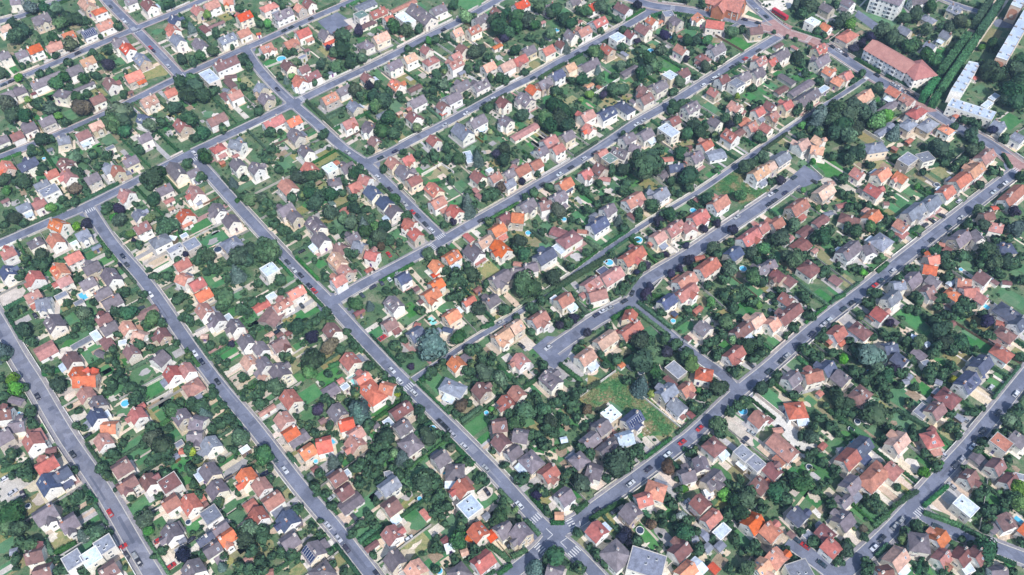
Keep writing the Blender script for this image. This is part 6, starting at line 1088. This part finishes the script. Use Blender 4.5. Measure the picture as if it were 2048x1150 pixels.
# ---------------------------------------------------------------- hedges, walls and fences
def hedge_mesh(L, w, h, seed, leaf=.26, dens=7.0):
    g = np.random.default_rng(seed); area = L * (2 * h + w) + 2 * w * h; n = int(min(6000, area * dens)); pts, nr = [], []
    f = g.uniform(0, 1, n) * area; 
    x = g.uniform(-L / 2, L / 2, n); z = g.uniform(0.05, h, n); y = g.uniform(-w / 2, w / 2, n)
    top = f < L * w; s1 = (~top) & (f < L * w + L * h); s2 = (~top) & (~s1) & (f < L * (w + 2 * h)); e = ~(top | s1 | s2)
    nn = np.zeros((n, 3)); nn[top] = (0, 0, 1); nn[s1] = (0, -1, .3); nn[s2] = (0, 1, .3); sg = np.where(g.uniform(0, 1, n) < .5, -1, 1)
    z[top] = h; y[s1] = -w / 2; y[s2] = w / 2; x[e] = (sg * L / 2)[e]; nn[e] = np.c_[sg, np.zeros(n), .3 + np.zeros(n)][e]
    p = np.c_[x, y, z] + g.normal(0, .09, (n, 3)); p[:, 2] += .12 * np.sin(x * 1.7 + seed) * (z > h * .8)
    v, q = leaf_quads(p, nn, leaf, g, .6)
    a, b, c = L / 2 - .12, w / 2 - .12, h - .12
    cv = np.array([(-a, -b, 0), (a, -b, 0), (a, b, 0), (-a, b, 0), (-a, -b, c), (a, -b, c), (a, b, c), (-a, b, c)])
    cq = np.array([(4, 5, 6, 7), (0, 1, 5, 4), (1, 2, 6, 5), (2, 3, 7, 6), (3, 0, 4, 7)]) + len(v)
    return np_mesh('hedge', np.vstack([v, cv]), np.vstack([q, cq]), [M_HEDGE])
def add_hedge(a, b, w, h, head, group, seed, name='clipped_hedge', leaf=.26, dens=7.0):
    a, b = np.array(a), np.array(b); m = (a + b) / 2; d = b - a; L = float(np.linalg.norm(d))
    o = link(name, hedge_mesh(L, w, h, seed, leaf, dens), None, (*m, 0), math.atan2(d[1], d[0])); tag(o, place_label(head, *m), 'hedge', group); return o
for i, (g, k) in enumerate(HEDGES):
    h = 1.9; add_hedge(P(g[0], g[1], h), P(g[2], g[3], h), 1.7 if k == 'G' else 2.6, h, ['clipped green hedge', 'green hedge'], 'clipped garden hedges', i)
for i, g in enumerate(ROWS): add_hedge(P(g[0], g[1], 6), P(g[2], g[3], 6), 4.0, 7.0, ['tall clipped avenue row', 'avenue row'], 'clipped avenue rows', 400 + i, 'clipped_avenue_row', .5, 3.5)
NW = NH = NF = 0
def wall_obj(name, a, b, h, th, mat, cap, head, cat, group, posts=False):
    a, b = np.array(a), np.array(b); m = (a + b) / 2; d = b - a; L = float(np.linalg.norm(d)); mb = MB()
    mb.box(-L / 2, L / 2, -th / 2, th / 2, 0, h, 0)
    if cap: mb.box(-L / 2 - .04, L / 2 + .04, -th / 2 - .05, th / 2 + .05, h + .003, h + .09, 1)
    if posts:
        for u in np.arange(-L / 2, L / 2 + .1, 2.4): mb.box(u - .07, u + .07, -th / 2 - .04, th / 2 + .04, 0, h + .1, 1)
    o = mb.obj(name, [mat, M_STONE if not posts else mat], None, (*m, 0)); o.rotation_euler = (0, 0, math.atan2(d[1], d[0])); tag(o, place_label(head, *m), cat, group); return o
free = lambda x, y, m: not in_house(x, y, m)
segs = []
for s, side, ids in RUNS:
    off = s.hw + .18; a = 0; rr = random.Random(s.i * 9 + side)
    pts = s.p[ids] + s.n[ids] * side * off; n = len(ids); step = rr.randint(17, 23)
    while a + 6 < n:
        b = min(n - 1, a + step); 
        if n - 1 - b < 6: b = n - 1
        ok = all(free(*pts[k], .1) and not any(inpoly(*pts[k], m) for m in mead) for k in range(a, b, 2)) and any(VIS(*pts[k]) for k in (a, b)) and min(road_gap(*pts[k], skip=s.i) for k in (a, (a + b) // 2, b)) > .1
        if ok: segs.append((s, pts[a], pts[b], rr.random(), rr))
        a = b + rr.choice([3, 3, 4]); step = rr.randint(15, 24)
for s, a, b, u, rr in segs:
    w_ = s.words
    if u < .27 and NH < 130: NH += 1; add_hedge(a, b, rr.uniform(.9, 1.4), rr.uniform(1.3, 2.0), [f"{w_} front hedge", "front hedge", "street hedge"], 'hedges along the streets', 1000 + NH, 'street_hedge')
    elif NW < 300: NW += 1; wall_obj('street_wall', a, b, rr.uniform(.8, 1.5), .22, M_STONE, True, ["pale street wall", "street wall", "front wall"], 'wall', 'garden walls along the streets')
# plot boundaries between neighbours
bys = {}
for h in HS:
    if not h.low and h.gap < 32 and VIS(h.x, h.y, 60): bys.setdefault((h.st.i, h.side), []).append(h)
for (si, side), v in sorted(bys.items()):
    s = ST[si]; v.sort(key=lambda h: h.k); rr = random.Random(si * 5 + side)
    for h1, h2 in zip(v, v[1:]):
        if not 7 < h2.k - h1.k < 45: continue
        k = (h1.k + h2.k) // 2; base = s.p[k] + s.n[k] * side * (s.hw + .5); d = s.n[k] * side; L = 0
        mx = rr.uniform(20, 34)
        while L < mx:
            q = base + d * (L + .5)
            if in_house(*q, .15) or road_gap(*q, skip=s.i) < .4 or any(inpoly(*q, m) for m in mead): break
            L += .5
        if L < 6 or not VIS(*(base + d * L / 2)): continue
        b = base + d * L
        if rr.random() < .45 and NH < 290: NH += 1; add_hedge(base, b, rr.uniform(.8, 1.3), rr.uniform(1.3, 2.1), ["plot hedge", "boundary hedge"], 'hedges between the gardens', 2000 + NH, 'garden_hedge')
        elif NF < 290:
            NF += 1; t = rr.random()
            wall_obj('garden_fence', base, b, rr.uniform(1.2, 1.7), .1, M_CONC if t < .6 else M_GREYWOOD if t < .85 else M_WOOD, False, ["garden fence", "boundary fence"], 'fence', 'fences between the gardens', True)
# walls seen in the photograph
for i, (c, r, a, b, h) in enumerate([(2, 2, (540, 860), (830, 655), 1.6), (1, 1, (1320, 240), (1480, 150), 1.8), (1, 1, (1480, 150), (1580, 220), 1.6), (0, 2, (1120, 800), (1310, 700), 1.2), (0, 2, (1170, 920), (1380, 810), 1.2), (2, 0, (650, 745), (860, 620), 1.6), (3, 0, (680, 1085), (760, 1025), 2), (3, 0, (760, 1025), (930, 1130), 2), (2, 2, (1030, 850), (1350, 1110), 1.2), (3, 2, (-100, 830), (250, 1110), 2.0), (3, 1, (340, 170), (440, 260), 1.2)]):
    wall_obj('plot_wall', T(c, r, *a, h), T(c, r, *b, h), h, .25, M_STONE, True, ["pale plot wall", "plot wall"], 'wall', 'walls round the larger plots')

# ---------------------------------------------------------------- shrubs that fill the gardens (uncountable)
BUSHV = [quadify(crown_mesh(140 + k, 4, 110, .34)) for k in range(8)]
lp = np.array([(*P(x, y), r * mpp(x, y)) for x, y, r, k in LAWNS]); sp = np.array([(*P(x, y), r * mpp(x, y)) for x, y, r in SLABS])
CARW = []
for x, y, c in CARS: CARW.append((*P(x, y, .7), c))
cw = np.array([c[:2] for c in CARW])
TP = np.array([t[1] for t in tr if t[0] > 2.4]); TQ = np.array([t[0] for t in tr if t[0] > 2.4])
items, tries = [], 0
while len(items) < 11500 and tries < 110000:
    tries += 1
    if tries % 3 == 0 and len(TP):                                        # most shrubs stand near the trees
        j = nrg.integers(len(TP)); a = nrg.uniform(0, 6.28); d = TQ[j] * nrg.uniform(.7, 2.0); x, y = TP[j][0] + d * math.cos(a), TP[j][1] + d * math.sin(a)
    elif tries % 3 == 1: x, y = nrg.uniform(-335, 335), nrg.uniform(125, 525)
    else:                                                            # and along the back and side edges of the plots
        h = HS[MAIN[nrg.integers(len(MAIN))]]; d = h.st.n[h.k] * h.side; t = h.st.t[h.k]; e = nrg.choice([-1, 1]) * nrg.normal(7.2, .7)
        q = np.array((h.x, h.y)) + d * nrg.uniform(-9, 20) + t * e; x, y = q
    if not VIS(x, y, 30): continue
    r = abs(nrg.normal(0, .5)) + .35
    if in_house(x, y, r * .6) or road_gap(x, y) < r * .8: continue
    if (np.hypot(lp[:, 0] - x, lp[:, 1] - y) < lp[:, 2] * .95).any() or (np.hypot(sp[:, 0] - x, sp[:, 1] - y) < sp[:, 2] * .9).any() or (np.hypot(cw[:, 0] - x, cw[:, 1] - y) < 3).any(): continue
    if any(inpoly(x, y, m) for m in mead): continue
    items.append(((r * nrg.uniform(.8, 1.4), r * nrg.uniform(.8, 1.2), r * nrg.uniform(.7, 1.2)), x, y, r * .6, int(nrg.integers(8)), nrg.uniform(0, 6.28)))
scatter_mesh('garden_shrubs', items, BUSHV, M_BUSH, 'low shrubs and flower beds filling the gardens')

# rough growth in the two open meadows (uncountable)
TUFT = [quadify((lambda v, q: (v * (1, 1, .7), q))(*crown_mesh(200 + k, 3, 40, .55))) for k in range(5)]
def meadow_mat():
    m, t, n, l, p = newmat('meadow_tufts'); a = coord(n, l, .14, 'Object', 3); c = ramp(n, l, a.outputs[0], [(.32, (.05, .16, .06)), (.46, (.075, .175, .07)), (.52, (.16, .19, .09)), (.60, (.27, .235, .14))])
    l.new(island(n, l, c.outputs[0], .7, 1.3), p.inputs['Base Color']); p.inputs['Roughness'].default_value = .9; p.inputs['Specular IOR Level'].default_value = .1; return m
items = []
for pl in mead[:2]:
    xs, ys = [q[0] for q in pl], [q[1] for q in pl]
    for q in range(4200):
        x, y = nrg.uniform(min(xs), max(xs)), nrg.uniform(min(ys), max(ys))
        if not inpoly(x, y, pl) or in_house(x, y, .5) or road_gap(x, y) < .4: continue
        r = nrg.uniform(.25, .7) * (1.9 if nrg.uniform() < .03 else 1); items.append(((r, r, r * nrg.uniform(.4, .8)), x, y, .05, int(nrg.integers(5)), nrg.uniform(0, 6.28)))
scatter_mesh('meadow_grass', items, TUFT, meadow_mat(), 'rough uncut grass in the open meadows')

# ---------------------------------------------------------------- cars and the bus
def car_meshes():
    # side profile: (x, z) of the body, then the glasshouse; y is the half width
    prof = [(-2.05, .32), (-2.08, .62), (-1.98, .86), (-1.0, .95), (.85, .96), (1.85, .82), (2.05, .60), (2.04, .30)]
    mb = MB(); ys = (-.84, -.60, .60, .84)
    n = len(prof)
    for y, dz in ((-.86, 0), (-.70, .02), (.70, .02), (.86, 0)):
        for x, z in prof: mb.v.append((x, y, z + (dz if z > .5 else 0)))
    for a in range(3):
        for k in range(n - 1): mb.f.append((a * n + k, a * n + k + 1, (a + 1) * n + k + 1, (a + 1) * n + k)[::-1]); mb.m.append(0)
    mb.f.append(tuple(range(n))[::1]); mb.m.append(0); mb.f.append(tuple(range(3 * n, 4 * n))[::-1]); mb.m.append(0)
    mb.f.append((0, n, 2 * n, 3 * n, 4 * n - 1, 3 * n - 1, 2 * n - 1, n - 1)); mb.m.append(0)
    # roof panel
    mb.slab([(-1.25, -.56, 1.46), (.25, -.56, 1.47), (.25, .56, 1.47), (-1.25, .56, 1.46)], .05, 0)
    for y in (-1, 1):
        for (x0, x1) in ((-1.95, -1.25), (-.35, -.30), (.95, .25)): mb.poly([(x0, y * .72, .95), (x0 + .09, y * .72, .95), (x1 + .09, y * .565, 1.44), (x1, y * .565, 1.44)][::-y], 0)
    body = mb.mesh('body', [M_CARP['d']])
    gb = MB(); b = [(-1.92, -.71, .955), (.92, -.71, .965), (.92, .71, .965), (-1.92, .71, .955)]; t = [(-1.26, -.56, 1.42), (.26, -.56, 1.42), (.26, .56, 1.42), (-1.26, .56, 1.42)]
    for k in range(4): gb.poly([b[k], b[(k + 1) % 4], t[(k + 1) % 4], t[k]])
    glass = gb.mesh('window_glass', [M_GLASS])
    wb = MB(); wb.cyl(0, 0, -.1, .1, .32, .32, 14, 0, 'y'); wb.cyl(0, 0, -.105, .105, .18, .18, 10, 1, 'y'); wheel = wb.mesh('wheel', [M_RUBBER, M_CONC])
    lb = MB(); lb.box(-.03, .03, -.2, .2, -.08, .08); lamp = lb.mesh('headlight', [M_LAMP])
    return body, glass, wheel, lamp
CB, CG, CWH, CL = car_meshes()
def add_car(x, y, z, ang, col, i):
    root = empty('parked_car', (x, y, z), ang); root.scale = (.94, .94, .94); o = link('body', CB, root); o.material_slots[0].link = 'OBJECT'; o.material_slots[0].material = M_CARP[col]; link('window', CG, root)
    for a in (-1.3, 1.3):
        for b in (-.78, .78): link('wheel', CWH, root, (a, b, .32))
    for b in (-.6, .6): link('headlight', CL, root, (2.03, b, .64))
    s, k, side, gap = nearest_street(x, y); cn = {'d': 'dark', 'w': 'pale', 'r': 'red'}[col]
    tag(root, place_label([f"{cn} car on {s.words}"[:40] if False else f"{cn} parked car", f"{cn} car"], x, y), 'car', 'cars parked about the suburb'); return root
placed = []
for i, (x, y, c) in enumerate(CARW):
    s, k, side, gap = nearest_street(x, y); rr = random.Random(i + 77); t = s.t[k]; a = math.atan2(t[1], t[0])
    lat = (np.array((x, y)) - s.p[k]) @ s.n[k]; z = .11 + .004 * s.i
    if abs(lat) < s.w / 2 + 1.4:
        if abs(lat) > .9: lat = math.copysign(min(max(abs(lat), s.w / 2 - 1.15), s.w / 2 - .95), lat); p = s.p[k] + s.n[k] * lat + t * ((np.array((x, y)) - s.p[k]) @ t)
        else: p = np.array((x, y))
        a += math.pi * (rr.random() < .5) + rr.uniform(-.03, .03)
    else: p = np.array((x, y)); a += math.pi / 2 * (1 if rr.random() < .75 else 0) + rr.uniform(-.1, .1); z = .08
    if in_house(*p, .2): 
        h = in_house(*p, .2, True)[0]; d = p - HC[h]; d /= np.linalg.norm(d); 
        for q in range(14):
            if not in_house(*p, .9): break
            p = p + d * .4
    if any(np.hypot(*(p - q)) < 3.2 for q in placed): p = p + t * 2.4
    if any(np.hypot(*(p - q)) < 2.0 for q in placed): continue
    placed.append(p); add_car(p[0], p[1], z, a, c, i)
a, b = np.array(T(3, 0, 40, 78, 1.5)), np.array(T(3, 0, 152, 148, 1.5)); d = b - a; L = max(12.0, float(np.linalg.norm(d)))
root = empty('city_bus', (*((a + b) / 2), .06), math.atan2(d[1], d[0])); tag(root, 'long red city bus standing beside the pale plaza near the church', 'bus')
mb = MB(); mb.box(-L / 2, L / 2, -1.2, 1.2, .35, 1.35, 0); mb.box(-L / 2, L / 2, -1.2, 1.2, 2.3, 3.0, 0); mb.box(-L * .2, L * .25, -.8, .8, 3.003, 3.25, 0)
for x in np.linspace(-L / 2 + .1, L / 2 - .1, 9): mb.box(x - .08, x + .08, -1.2, 1.2, 1.353, 2.297, 0)
mb.obj('body', [M_BUS], root); mb = MB(); mb.box(-L / 2 + .05, L / 2 - .05, -1.17, 1.17, 1.36, 2.29, 0); mb.obj('window', [M_GLASS], root)
for x in (-L * .3, L * .32):
    for y in (-1.1, 1.1): link('wheel', CWH, root, (x, y, .45)).scale = (1.45, 1.2, 1.45)
# ---------------------------------------------------------------- the air
def haze_box():
    m = bpy.data.materials.new('haze_air'); m.use_nodes = True; n, l = m.node_tree.nodes, m.node_tree.links
    n.remove(n['Principled BSDF']); v = n.new('ShaderNodeVolumePrincipled'); v.inputs['Color'].default_value = (.46, .68, 1.0, 1); v.inputs['Density'].default_value = HAZE; v.inputs['Anisotropy'].default_value = 0.0
    l.new(v.outputs[0], n['Material Output'].inputs['Volume'])
    mb = MB(); mb.box(-950, 950, -250, 1550, -1, CAM_H + 3, 0); o = mb.obj('haze', m); o['kind'] = 'stuff'; o['label'] = 'thin blue summer haze in the air'
HAZE = .0001
haze_box()
